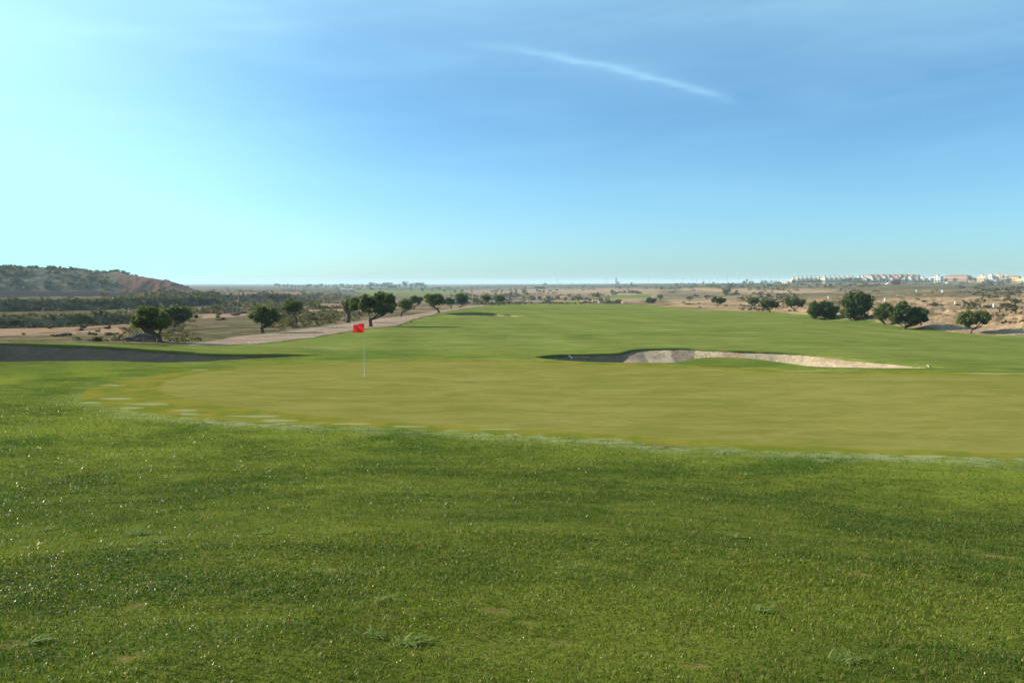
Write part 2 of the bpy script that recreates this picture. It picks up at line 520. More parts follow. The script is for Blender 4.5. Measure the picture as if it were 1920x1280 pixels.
# ------------------------------------------------------------------ mesh helpers
def mesh_np(name, V, Fq, Ft=None, smooth=True):
    me = bpy.data.meshes.new(name)
    V = np.asarray(V, np.float32)
    me.vertices.add(len(V)); me.vertices.foreach_set('co', V.ravel())
    loops = []; starts = []; pos = 0
    for Fx, k in ((Fq, 4), (Ft, 3)):
        if Fx is not None and len(Fx):
            Fx = np.asarray(Fx, np.int32).reshape(-1, k)
            loops.append(Fx.ravel()); starts.append(pos + np.arange(len(Fx)) * k); pos += len(Fx) * k
    loops = np.concatenate(loops); starts = np.concatenate(starts)
    me.loops.add(len(loops)); me.loops.foreach_set('vertex_index', loops)
    me.polygons.add(len(starts)); me.polygons.foreach_set('loop_start', starts)
    me.polygons.foreach_set('use_smooth', np.full(len(starts), smooth))
    me.update(calc_edges=True)
    return me


def set_attr(me, name, arr):
    a = me.attributes.new(name, 'FLOAT', 'POINT')
    a.data.foreach_set('value', np.asarray(arr, np.float32))


def link(name, me, mat=None, parent=None, loc=None):
    o = bpy.data.objects.new(name, me)
    COL.objects.link(o)
    if mat is not None and me is not None:
        if len(me.materials) == 0:
            me.materials.append(mat)
    if parent is not None:
        o.parent = parent
    if loc is not None:
        o.location = loc
    return o


ORD = ('first second third fourth fifth sixth seventh eighth ninth tenth eleventh twelfth thirteenth fourteenth fifteenth sixteenth '
       'seventeenth eighteenth nineteenth twentieth').split()
ORD += ['twenty ' + o for o in ORD[:9]] + ['thirtieth']


def tag(o, label=None, cat=None, group=None, kind=None):
    if label: o['label'] = label
    if cat: o['category'] = cat
    if group: o['group'] = group
    if kind: o['kind'] = kind
    return o


def empty(name, loc, rz=0.0):
    o = bpy.data.objects.new(name, None)
    o.empty_display_size = 0.3
    COL.objects.link(o)
    o.location = loc
    o.rotation_euler = (0, 0, rz)
    return o


class MB:
    """collects simple solids into one mesh"""
    def __init__(s):
        s.v = []; s.f = []

    def box(s, x0, x1, y0, y1, z0, z1):
        b = len(s.v)
        s.v += [(x0, y0, z0), (x1, y0, z0), (x1, y1, z0), (x0, y1, z0), (x0, y0, z1), (x1, y0, z1), (x1, y1, z1), (x0, y1, z1)]
        s.f += [tuple(b + i for i in q) for q in ((0, 3, 2, 1), (4, 5, 6, 7), (0, 1, 5, 4), (1, 2, 6, 5), (2, 3, 7, 6), (3, 0, 4, 7))]
        return s

    def hip(s, x0, x1, y0, y1, z0, h, over=0.3, inset=0.3):
        b = len(s.v)
        x0 -= over; x1 += over; y0 -= over; y1 += over
        ix = (x1 - x0) * inset; ym = (y0 + y1) / 2
        s.v += [(x0, y0, z0), (x1, y0, z0), (x1, y1, z0), (x0, y1, z0), (x0 + ix, ym, z0 + h), (x1 - ix, ym, z0 + h)]
        s.f += [tuple(b + i for i in q) for q in ((0, 3, 2, 1), (0, 1, 5, 4), (1, 2, 5), (2, 3, 4, 5), (3, 0, 4))]
        return s

    def tube(s, pts, rad, n=8, cap=True):
        pts = [np.array(p, float) for p in pts]
        if not hasattr(rad, '__len__'):
            rad = [rad] * len(pts)
        b = len(s.v)
        for i, p in enumerate(pts):
            t = pts[min(i + 1, len(pts) - 1)] - pts[max(i - 1, 0)]
            t = t / (np.linalg.norm(t) + 1e-9)
            ref = np.array([0, 0, 1.]) if abs(t[2]) < 0.9 else np.array([1., 0, 0])
            u = np.cross(t, ref); u /= np.linalg.norm(u); v = np.cross(t, u)
            for k in range(n):
                a = 2 * math.pi * k / n
                s.v.append(tuple(p + rad[i] * (math.cos(a) * u + math.sin(a) * v)))
        for i in range(len(pts) - 1):
            for k in range(n):
                s.f.append((b + i * n + k, b + i * n + (k + 1) % n, b + (i + 1) * n + (k + 1) % n, b + (i + 1) * n + k))
        if cap:
            s.f.append(tuple(b + k for k in range(n)))
            s.f.append(tuple(b + (len(pts) - 1) * n + k for k in reversed(range(n))))
        return s

    def mesh(s, name, smooth=False):
        me = bpy.data.meshes.new(name)
        me.from_pydata([tuple(map(float, v)) for v in s.v], [], s.f)
        if smooth:
            me.polygons.foreach_set('use_smooth', [True] * len(me.polygons))
        me.update()
        return me

    def build(s, name, mat, parent=None, loc=None, smooth=False):
        return link(name, s.mesh(name, smooth), mat, parent, loc)


# ------------------------------------------------------------------ materials
def new_mat(name):
    m = bpy.data.materials.new(name)
    m.use_nodes = True
    return m, NT(m.node_tree)


def finish(t, col, rough=0.8, spec=0.2, bump=None, bump_d=0.02, bump_s=1.0, **extra):
    p = t.n('ShaderNodeBsdfPrincipled', ins={'Base Color': col, 'Roughness': rough, 'Specular IOR Level': spec})
    for k, v in extra.items():
        t.put(p, k.replace('_', ' '), v)
    if bump is not None:
        b = t.n('ShaderNodeBump', ins={'Height': bump, 'Strength': bump_s, 'Distance': bump_d})
        t.put(p, 'Normal', b.outputs[0])
    t.n('ShaderNodeOutputMaterial', ins={0: p.outputs[0]})
    return p


def plain(name, col, rough=0.7, var=0.15, scale=3.0, spec=0.25, bump=0.0):
    m, t = new_mat(name)
    pos = t.n('ShaderNodeTexCoord').outputs['Object']
    n = t.noise(pos, scale, 5.0, 0.6)
    c = t.mix(n, tuple(v * (1 - var) for v in col), tuple(min(1, v * (1 + var)) for v in col))
    finish(t, c, rough, spec, n if bump else None, bump or 0.01)
    return m


def grass_colour(t, pos):
    """world-space colour of rough turf, shared by ground and blades"""
    big = t.noise(pos, 0.16, 4.0, 0.55, 0.6)
    mid = t.noise(t.scale(pos, (0.55, 1.0, 1.0)), 0.8, 4.0, 0.6, 0.4)
    fine = t.noise(pos, 5.0, 3.0, 0.6)
    k = t.m('ADD', t.m('MULTIPLY', big, 0.55), t.m('ADD', t.m('MULTIPLY', mid, 0.45), t.m('MULTIPLY', fine, 0.22)))
    k = t.ss(k, 0.50, 0.72)
    c = t.mix(k, (0.025, 0.055, 0.006), (0.100, 0.120, 0.015))
    dry = t.ss(t.noise(pos, 1.7, 4.0, 0.65), 0.60, 0.76)
    c = t.mix(t.m('MULTIPLY', dry, 0.32), c, (0.150, 0.118, 0.032))
    return c, k, fine


def land_material():
    m, t = new_mat('land')
    pos = t.n('ShaderNodeNewGeometry').outputs['Position']
    dl, dg, dp, dr, dc = t.attr('dl'), t.attr('dg'), t.attr('dp'), t.attr('dr'), t.attr('dc')
    cover, bare, pale, red, side = t.attr('cover'), t.attr('bare'), t.attr('pale'), t.attr('red'), t.attr('side')
    rad = t.n('ShaderNodeVectorMath', operation='LENGTH', ins={0: pos}).outputs['Value']
    # rough / fairway turf
    g, k, fine = grass_colour(t, pos)
    fw = t.noise(t.scale(pos, (0.35, 1.0, 1.0)), 0.20, 5.0, 0.6, 0.5)
    fw2 = t.noise(t.scale(pos, (0.5, 1.0, 1.0)), 0.035, 3.0, 0.5)
    fk = t.ss(t.m('ADD', t.m('MULTIPLY', fw, 0.65), t.m('MULTIPLY', fw2, 0.5)), 0.42, 0.74)
    fk3 = t.noise(t.scale(pos, (0.45, 1.0, 1.0)), 1.1, 6.0, 0.68, 0.4)
    fk = t.m('ADD', t.m('MULTIPLY', fk, 0.50), t.m('MULTIPLY', t.ss(fk3, 0.40, 0.62), 0.50))
    fair = t.mix(fk, (0.044, 0.076, 0.015), (0.136, 0.142, 0.038))
    fair = t.mix(t.m('MULTIPLY', t.ss(t.noise(t.scale(pos, (.3, 1, 1)), 0.4, 3.0), 0.58, 0.72), 0.45), fair, (0.215, 0.205, 0.070))
    sx = t.n('ShaderNodeSeparateXYZ', ins={0: pos})
    mow = t.m('SINE', t.m('ADD', t.m('ADD', t.m('MULTIPLY', sx.outputs[0], 0.95), t.m('MULTIPLY', sx.outputs[1], 0.16)), t.m('MULTIPLY', fw2, 6.0)))
    mow = t.m('ADD', 1.0, t.m('MULTIPLY', t.m('MULTIPLY', mow, 0.10), t.ss(t.noise(pos, 0.03, 2.0), 0.35, 0.6)))
    fair = t.mix(1.0, fair, t.n('ShaderNodeCombineColor', ins={0: mow, 1: mow, 2: mow}).outputs[0], 'MULTIPLY')
    fmask = t.m('MAXIMUM', t.ss(rad, 34.0, 50.0), t.ss(t.noise(pos, .05, 2.0), 2.0, 3.0))
    # dark thatch with the shade between blades painted in, fading away from the camera
    shaded_thatch = t.mix(t.noise(pos, 9.0, 4.0, 0.7), (0.022, 0.036, 0.007), (0.060, 0.056, 0.016))
    g = t.mix(t.m('MULTIPLY', t.m('SUBTRACT', 1.0, t.ss(rad, 9.0, 19.0)), 0.42), g, shaded_thatch)
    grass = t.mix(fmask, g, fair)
    # putting green and its collar
    wob = t.m('MULTIPLY', t.m('SUBTRACT', t.noise(pos, 0.7, 3.0, 0.6), 0.5), 0.5)
    wob2 = t.m('MULTIPLY', t.m('SUBTRACT', t.noise(pos, 0.45, 4.0, 0.65), 0.5), 1.3)
    gn = t.noise(t.scale(pos, (0.40, 1.0, 1.0)), 1.0, 7.0, 0.70, 0.5)
    gn2 = t.noise(pos, 0.12, 2.0, 0.5)
    green = t.mix(t.ss(t.m('ADD', t.m('MULTIPLY', gn, 0.7), t.m('MULTIPLY', gn2, 0.3)), 0.36, 0.64), (0.098, 0.096, 0.019), (0.162, 0.138, 0.040))
    green = t.mix(t.m('MULTIPLY', t.ss(t.noise(t.scale(pos, (.4, 1, 1)), 5.0, 5.0, .75), .45, .62), 0.35), green, (0.09, 0.098, 0.012))
    coll = t.mix(t.ss(t.noise(pos, 0.9, 4.0, 0.6), 0.35, 0.65), (0.076, 0.092, 0.010), (0.142, 0.116, 0.018))
    palec = t.mix(t.noise(pos, 6.0, 4.0, 0.7), (0.130, 0.155, 0.062), (0.225, 0.225, 0.125))
    nearside = t.m('SUBTRACT', 1.0, t.ss(rad, 22.0, 27.0))
    dgw = t.m('ADD', t.m('ADD', dc, t.m('MULTIPLY', wob2, 0.85)), t.m('MULTIPLY', t.m('SUBTRACT', t.noise(pos, 1.8, 5.0, .7), 0.5), 1.1))
    band = t.m('MULTIPLY', t.ss(dgw, -0.05, 0.05), t.m('SUBTRACT', 1.0, t.ss(dgw, 0.25, 1.3)))
    brk = t.ss(t.noise(pos, 0.16, 3.0, 0.6), 0.40, 0.58)
    c = t.mix(t.m('MULTIPLY', band, t.m('MULTIPLY', t.m('ADD', t.m('MULTIPLY', nearside, 0.50), t.m('MULTIPLY', brk, 0.42)), t.ss(t.noise(t.scale(pos, (.5, 1, 1)), 3.2, 5.0, .7), .36, .60))), grass, palec)
    c = t.mix(t.m('SUBTRACT', 1.0, t.ss(dgw, -0.05, 0.05)), c, coll)
    c = t.mix(t.m('MULTIPLY', t.ss(t.m('ADD', pale, t.m('MULTIPLY', t.m('SUBTRACT', t.noise(t.scale(pos, (.5, 1, 1)), 2.4, 5.0, .7), 0.5), 0.8)), 0.54, 0.70), 0.8), c, palec)
    c = t.mix(t.m('SUBTRACT', 1.0, t.ss(t.m('ADD', dg, wob), -0.12, 0.12)), c, green)
    soil = t.mix(t.noise(pos, 8.0, 4.0), (0.07, 0.040, 0.018), (0.16, 0.100, 0.050))
    bmask = t.ss(t.m('ADD', bare, t.m('MULTIPLY', t.m('SUBTRACT', t.noise(pos, 5.0, 4.0, .7), 0.5), 1.3)), 0.42, 0.72)
    c = t.mix(t.m('MULTIPLY', bmask, 0.6), c, soil)
    # dry land
    n1 = t.noise(pos, 0.06, 5.0, 0.62, 0.8)
    n2 = t.noise(pos, 0.55, 5.0, 0.65)
    tan = t.mix(t.ss(t.m('ADD', t.m('MULTIPLY', n1, 0.6), t.m('MULTIPLY', n2, 0.4)), 0.34, 0.66), (0.235, 0.140, 0.078), (0.36, 0.245, 0.145))
    pink = t.mix(n2, (0.20, 0.115, 0.075), (0.30, 0.20, 0.138))
    dirt = t.mix(side, pink, tan)
    redc = t.mix(n2, (0.16, 0.066, 0.040), (0.26, 0.125, 0.080))
    dirt = t.mix(t.m('MULTIPLY', red, 0.65), dirt, redc)
    hard = t.n('ShaderNodeNewGeometry').outputs['Normal']
    sc_n = t.m('ADD', t.m('MULTIPLY', t.noise(t.scale(pos, (.3, 1, 1)), 0.03, 7.0, 0.72), 0.62), t.m('MULTIPLY', t.noise(pos, 0.8, 5.0, 0.7), 0.42))
    smask = t.ss(t.m('ADD', cover, t.m('MULTIPLY', t.m('SUBTRACT', sc_n, 0.5), 1.9)), 0.34, 0.62)
    sc_c = t.mix(t.ss(t.noise(pos, 0.35, 5.0, 0.65), 0.35, 0.66), (0.050, 0.047, 0.022), (0.135, 0.110, 0.062))
    dry = t.mix(smask, dirt, sc_c)
    pathc = t.mix(t.ss(t.noise(pos, 0.3, 5.0, 0.65, 0.5), 0.3, 0.7), (0.205, 0.142, 0.100), (0.285, 0.212, 0.160))
    pw = t.m('MULTIPLY', t.m('SUBTRACT', t.noise(pos, 0.5, 4.0, 0.6), 0.5), 2.2)
    dry = t.mix(t.m('SUBTRACT', 1.0, t.ss(t.m('ADD', dp, pw), -0.3, 0.3)), dry, pathc)
    road = t.mix(n2, (0.14, 0.135, 0.128), (0.20, 0.19, 0.18))
    dry = t.mix(t.m('SUBTRACT', 1.0, t.ss(dr, -0.3, 0.3)), dry, road)
    lw = t.m('MULTIPLY', t.m('SUBTRACT', t.noise(pos, 0.6, 4.0, 0.6), 0.5), 1.6)
    lmask = t.m('SUBTRACT', 1.0, t.ss(t.m('ADD', dl, lw), -0.25, 0.35))
    col = t.mix(lmask, dry, c)
    # relief
    h = t.m('ADD', t.m('MULTIPLY', t.noise(pos, 14.0, 3.0, 0.7), 0.018), t.m('MULTIPLY', n2, 0.05))
    isg = t.m('SUBTRACT', 1.0, t.ss(dg, -0.2, 0.3))
    hh = t.m('ADD', t.m('MULTIPLY', h, t.m('SUBTRACT', 1.0, t.m('MULTIPLY', isg, 0.93))), t.m('MULTIPLY', t.m('SUBTRACT', 1.0, lmask), t.m('ADD', t.m('MULTIPLY', n2, 0.35), t.m('MULTIPLY', t.noise(pos, 2.6, 4.0, .7), 0.22))))
    finish(t, col, t.m('ADD', 0.52, t.m('MULTIPLY', t.m('SUBTRACT', 1.0, lmask), 0.4)), 0.0, hh, 1.0, 0.8, Sheen_Weight=t.m('MULTIPLY', lmask, 0.05), Sheen_Roughness=0.5, Sheen_Tint=(0.75, 0.72, 0.16))
    return m


LAND = land_material()


def blade_material(name, plant=False):
    m, t = new_mat(name)
    pos = t.n('ShaderNodeNewGeometry').outputs['Position']
    v = t.attr('tone')
    c, k, fine = grass_colour(t, pos)
    c = t.mix(1.0, c, (1.12, 1.2, 0.8), 'MULTIPLY')
    c = t.mix(t.ss(v, 0.74, 0.92), c, (0.17, 0.125, 0.048))
    c = t.mix(t.m('MULTIPLY', t.m('SUBTRACT', 1.0, t.ss(v, 0.0, 0.45)), 0.55), c, (0.030, 0.058, 0.008))
    if plant:
        c = t.mix(v, (0.09, 0.135, 0.020), (0.20, 0.24, 0.070))
    wet = t.ss(t.noise(pos, 260.0, 0.0), 0.60, 0.66) if not plant else t.m('MULTIPLY', v, 0.0)
    d = t.n('ShaderNodeBsdfPrincipled', ins={'Base Color': c, 'Roughness': t.m('SUBTRACT', 0.55, t.m('MULTIPLY', wet, 0.27)), 'Specular IOR Level': t.m('ADD', 0.07, t.m('MULTIPLY', wet, 0.24)), 'Specular Tint': (1.0, 1.0, 0.72, 1)})
    tr = t.n('ShaderNodeBsdfTranslucent', ins={0: t.mix(1.0, c, (1.25, 1.35, 0.5), 'MULTIPLY')})
    mx = t.n('ShaderNodeMixShader', ins={0: 0.36, 1: d.outputs[0], 2: tr.outputs[0]})
    t.n('ShaderNodeOutputMaterial', ins={0: mx.outputs[0]})
    return m


def leaf_material(name, a, b, gloss=0.4):
    m, t = new_mat(name)
    v = t.attr('tone')
    oi = t.n('ShaderNodeObjectInfo').outputs['Random']
    k = t.m('ADD', t.m('MULTIPLY', v, 0.8), t.m('MULTIPLY', oi, 0.2))
    c = t.mix(k, a, b)
    d = t.n('ShaderNodeBsdfPrincipled', ins={'Base Color': c, 'Roughness': 0.62, 'Specular IOR Level': gloss})
    tr = t.n('ShaderNodeBsdfTranslucent', ins={0: t.mix(1.0, c, (1.3, 1.4, 0.5), 'MULTIPLY')})
    mx = t.n('ShaderNodeMixShader', ins={0: 0.38, 1: d.outputs[0], 2: tr.outputs[0]})
    t.n('ShaderNodeOutputMaterial', ins={0: mx.outputs[0]})
    return m


def sand_material():
    m, t = new_mat('bunker_sand')
    pos = t.n('ShaderNodeNewGeometry').outputs['Position']
    n = t.noise(pos, 1.2, 6.0, 0.65, 0.4)
    st = t.ss(t.noise(t.scale(pos, (1.0, 0.5, 2.0)), 0.55, 4.0, 0.6), 0.52, 0.68)
    c = t.mix(n, (0.27, 0.195, 0.125), (0.41, 0.315, 0.205))
    c = t.mix(t.m('MULTIPLY', st, 0.7), c, (0.22, 0.145, 0.09))
    earth = t.mix(t.noise(t.scale(pos, (1, 1, 2.2)), 2.2, 6.0, 0.7), (0.085, 0.062, 0.045), (0.25, 0.188, 0.138))  # dark soil colour that carries the painted shade of the walls
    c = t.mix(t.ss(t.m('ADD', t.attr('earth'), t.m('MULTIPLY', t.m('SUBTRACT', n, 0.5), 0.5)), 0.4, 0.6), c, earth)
    h = t.m('ADD', t.m('MULTIPLY', t.noise(pos, 6.0, 5.0, 0.7), 0.10), t.m('MULTIPLY', t.noise(pos, 1.4, 3.0), 0.20))
    finish(t, c, 0.92, 0.1, h, 1.0, 0.9)
    return m


SAND = sand_material()
M_TRUNK = plain('bark', (0.085, 0.062, 0.046), 0.9, 0.4, 9.0, 0.1, 0.03)
M_LEAF = leaf_material('carob_leaves', (0.026, 0.042, 0.010), (0.140, 0.155, 0.034), 0.12)
M_LEAF_D = leaf_material('dense_leaves', (0.020, 0.036, 0.010), (0.092, 0.112, 0.028), 0.1)
M_SHRUB = leaf_material('shrub_leaves', (0.036, 0.031, 0.017), (0.084, 0.070, 0.040), 0.05)
M_BROWN = leaf_material('brown_shrub_leaves', (0.075, 0.050, 0.035), (0.150, 0.105, 0.075), 0.05)
M_HILLB = leaf_material('hill_shrub_leaves', (0.024, 0.030, 0.019), (0.056, 0.062, 0.038), 0.02)
M_BLADE = blade_material('turf_blades')
M_WEED = blade_material('weed_blades', True)

# ------------------------------------------------------------------ ground
def build_ground():
    azf = np.radians(np.arange(-50, 50.01, 0.15))
    azb = np.radians(np.concatenate([np.arange(-180, -50, 4.0), np.arange(53.5, 180, 4.0)]))
    azs = np.sort(np.concatenate([azf, azb]))
    rs = np.concatenate([np.geomspace(0.3, 2.2, 8)[:-1], np.geomspace(2.2, 16, 90)[:-1], np.geomspace(16, 60, 170)[:-1],
                         np.geomspace(60, 480, 230)[:-1], np.geomspace(480, 9500, 110)])
    A, R = np.meshgrid(azs, rs)
    X = (np.sin(A) * R).ravel(); Y = (np.cos(A) * R).ravel()
    f = fields(X, Y)
    Z = zland(X, Y, sdf(LAWN, X, Y))
    nr, na = len(rs), len(azs)
    # smooth normals before the bunkers are cut
    for b in BUNK:
        s = sdf(b['loop'], X, Y)
        Z = np.where(s < 0.10, Z - 2.6, Z)
    V = np.stack([X, Y, Z], 1)
    i = np.arange(nr - 1)[:, None] * na; j = np.arange(na)[None, :]
    j2 = (j + 1) % na
    Q = np.stack([i + j, i + j2, i + na + j2, i + na + j], -1).reshape(-1, 4)[:, ::-1]
    def cls(v):
        return (f['dg'][v] < 0) * 1
    fd = {k: f[k][Q].mean(1) for k in ('dg', 'dl', 'dp', 'dr')}
    c = np.zeros(len(Q), int)
    c[fd['dl'] < 0] = 1
    c[(fd['dl'] >= 0) & (fd['dp'] < 0)] = 2
    c[(fd['dl'] >= 0) & (fd['dr'] < 0)] = 4
    c[fd['dg'] < 0] = 3
    # vertex normals of the whole sheet, so that the pieces join without a seam
    n = np.cross(V[Q[:, 2]] - V[Q[:, 0]], V[Q[:, 3]] - V[Q[:, 1]])
    N = np.zeros_like(V)
    for k in range(4):
        for a in range(3):
            N[:, a] += np.bincount(Q[:, k], n[:, a], len(V))
    N /= np.linalg.norm(N, axis=1, keepdims=True) + 1e-12
    if N[:, 2].mean() < 0:
        N = -N; Q = Q[:, ::-1]
    info = {0: ('ground', 'dry scrubland of bare tan and reddish earth around the golf course'),
            1: ('fairway', 'mown green turf of the rough and fairway'),
            2: ('path', 'pinkish beaten dirt path along the edge of the turf'),
            3: ('putting_green', 'smooth olive putting green with a darker collar'),
            4: ('road', 'grey road beyond the far end of the fairway')}
    for k, (nm, lab) in info.items():
        q = Q[c == k]
        if not len(q):
            continue
        u, inv = np.unique(q, return_inverse=True)
        me = mesh_np(nm, V[u], inv.reshape(-1, 4))
        for a, arr in f.items():
            set_attr(me, a, arr[u])
        me.normals_split_custom_set_from_vertices(N[u].tolist())
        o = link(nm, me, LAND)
        tag(o, lab, None, None, 'structure')


build_ground()


def build_bunker(b, label):
    nu = 110
    Fp, Np = b['F'], b['N']
    loop = b['loop']
    zF = zland(Fp[:, 0], Fp[:, 1]); zN = zland(Np[:, 0], Np[:, 1])
    v = np.concatenate([np.array([0, .012, .03, .06, .1, .15]), np.linspace(.2, .8, 18), np.array([.85, .9, .94, .97, 1])])
    U = len(v)
    P = Fp[:, None, :] * (1 - v)[None, :, None] + Np[:, None, :] * v[None, :, None]
    zr = zF[:, None] * (1 - v) + zN[:, None] * v
    d = np.maximum(-sdf(loop, P[..., 0].ravel(), P[..., 1].ravel()).reshape(nu, U), 0)
    width = np.linalg.norm(Fp - Np, axis=1)[:, None]
    dep = b['depth'] * np.minimum(1, width / 3.0)
    if b['depth'] == 1.1:
        dep = dep * np.interp(np.linspace(0, 1, nu), [0, .20, .29, .42, .52, 1], [.6, .6, .34, .4, 1, 1])[:, None]
    s = np.minimum(d / np.interp(np.linspace(0, 1, nu), *b['wallp'])[:, None], 1.0)
    z = zr - 0.07 - dep * (0.75 * (1 - (1 - s) ** 1.35) + 0.25 * sstep(d, 0, 4)) - 0.0
    z += 0.05 * fbm(P[..., 0] / .8, P[..., 1] / .8, 3, 33) * np.minimum(1, d * 3)
    V = np.concatenate([P, z[..., None]], -1).reshape(-1, 3)
    i = np.arange(nu - 1)[:, None] * U; j = np.arange(U - 1)[None, :]
    Q = np.stack([i + j, i + j + 1, i + U + j + 1, i + U + j], -1).reshape(-1, 4)
    me = mesh_np('sand_bunker', V, Q)
    earth_shade = np.interp(np.linspace(0, 1, nu), *b['earth'])[:, None] * np.ones((1, U))  # where wall shade is painted along the bunker, plus one brown patch
    set_attr(me, 'earth', earth_shade.ravel())
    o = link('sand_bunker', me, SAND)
    tag(o, label, None, None, 'structure')
    # turf rim: a raised lip that curls over the sand
    L = np.vstack([loop])
    m = len(L)
    tang = np.roll(L, -1, 0) - np.roll(L, 1, 0)
    tang /= np.linalg.norm(tang, axis=1, keepdims=True) + 1e-9
    nor = np.stack([tang[:, 1], -tang[:, 0]], 1)
    probe = L + nor * 0.05
    if (sdf(loop, probe[:, 0], probe[:, 1]) < 0).mean() > 0.5:
        nor = -nor
    prof = [(b['ring'], -0.03), (b['ring'] * .6, 0.012), (0.25, 0.028), (0.08, 0.035), (0.0, 0.015), (-0.045, -0.02), (-0.05, -0.075), (0.0, -0.14)]
    jit = fbm(np.arange(m) / 2.2, np.zeros(m), 2, 71) * 0.035
    rows = []
    for off, dz in prof:
        k = jit if off <= 0.1 else 0
        q = L + nor * (off + k)[:, None] if np.ndim(off + k) else L + nor * off
        zz = zland(q[:, 0], q[:, 1]) if off > 0.06 else zland(L[:, 0], L[:, 1])
        rows.append(np.column_stack([q, zz + dz]))
    V = np.concatenate(rows)
    K = len(prof)
    i = np.arange(K - 1)[:, None] * m; j = np.arange(m)[None, :]; j2 = (j + 1) % m
    Q = np.stack([i + j, i + j2, i + m + j2, i + m + j], -1).reshape(-1, 4)
    me = mesh_np('turf_edge', V, Q)
    for a, arr in fields(V[:, 0], V[:, 1]).items():
        if a == 'dl':
            arr = np.minimum(arr, -1.0)
        set_attr(me, a, arr)
    e = link('turf_edge', me, LAND, o)


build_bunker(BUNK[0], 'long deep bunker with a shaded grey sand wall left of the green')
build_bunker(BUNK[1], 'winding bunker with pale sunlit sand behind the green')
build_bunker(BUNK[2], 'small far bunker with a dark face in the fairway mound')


def zl1(x, y):
    return float(zland(np.array([x]), np.array([y]))[0])


def ground_pt(px, py):
    p = hit(px, py)
    return Vector((p[0], p[1], zl1(p[0], p[1])))


# ------------------------------------------------------------------ hill on the left
HILL_TOP = [(-900, 520), (-500, 512), (-200, 506), (0, 505.5), (60, 506), (130, 508), (190, 512), (225, 511), (250, 517), (285, 522), (320, 527), (345, 534), (365, 542), (380, 548), (394, 552)]
HB, HR = 480.0, 610.0


def hill_shape(px, s):
    """s: metres behind the foot of the hill"""
    top = np.interp(px, [p[0] for p in HILL_TOP], [p[1] for p in HILL_TOP])
    cut = sstep(px, 150, 290)                       # excavated end: a steep face right up to the crest
    front = 70 * (1 - cut) + 30 * cut
    Rr = HB + 10 + front
    zt = ZC + (530 - top) / F * Rr
    a = np.arctan((px - CX) / F)
    zb = zbase(np.sin(a) * HB, np.cos(a) * HB) - 0.4
    full = zt - zb
    step = np.minimum(2.5, full * .5) * (1 - cut)
    z = zb + step * sstep(s, 0, 5) + (full - step) * np.sin(np.clip((s - 3) / front, 0, 1) * math.pi / 2) ** 0.9
    back = np.clip((s - 10 - front) / 160, 0, 1)
    z = z - full * 1.1 * back ** 2
    return z, cut, front


def build_hill():
    px = np.concatenate([np.arange(-900, -40, 14), np.arange(-40, 395, 2.2)])
    s = np.concatenate([np.linspace(0, 8, 9)[:-1], np.linspace(8, 32, 22)[:-1], np.linspace(32, 150, 36)[:-1], np.linspace(150, 320, 12)])
    PX, S = np.meshgrid(px, s)
    z, cut, front = hill_shape(PX, S)
    a = np.arctan((PX - CX) / F)
    X = np.sin(a) * (HB + S); Y = np.cos(a) * (HB + S)
    gul = np.abs(fbm(X / 9, Y / 40, 4, 81))
    z = z - (gul * 1.6 * cut + 0.5 * (1 - cut) * np.abs(fbm(X / 8, Y / 30, 3, 82))) * sstep(S, 0, 6) * (1 - sstep(S, front, front + 20))
    z = z + 0.7 * fbm(X / 22, Y / 22, 4, 85) * sstep(S, 5, 30) * (1 - cut)
    m = len(px)
    i = np.arange(len(s) - 1)[:, None] * m; j = np.arange(m - 1)[None, :]
    Q = np.stack([i + j, i + j + 1, i + m + j + 1, i + m + j], -1).reshape(-1, 4)
    me = mesh_np('hill', np.stack([X, Y, z], -1).reshape(-1, 3), Q)
    redm = np.maximum(sstep(cut + .3 * fbm(X / 14, Y / 14, 3, 88), .30, .62) * (1 - sstep(S, front + 2, front + 14)), 1 - sstep(S, 5, 8))
    set_attr(me, 'red', redm.ravel())
    mt, t = new_mat('hillside')
    pos = t.n('ShaderNodeNewGeometry').outputs['Position']
    n = t.noise(pos, 0.12, 6.0, 0.68)
    n2 = t.noise(t.scale(pos, (1, .4, .5)), 0.35, 5.0, 0.65)
    rc = t.mix(n2, (0.100, 0.040, 0.026), (0.165, 0.076, 0.050))
    scr = t.mix(t.ss(n, 0.46, 0.66), (0.046, 0.046, 0.027), (0.125, 0.088, 0.058))
    finish(t, t.mix(t.ss(t.m('ADD', t.attr('red'), t.m('MULTIPLY', t.m('SUBTRACT', n, .5), .6)), 0.4, 0.6), scr, rc), 0.95, 0.05, n2, 1.2, 0.7)
    tag(link('hill', me, mt), 'low scrub covered hill with a cut red earth end', None, None, 'structure')


build_hill()

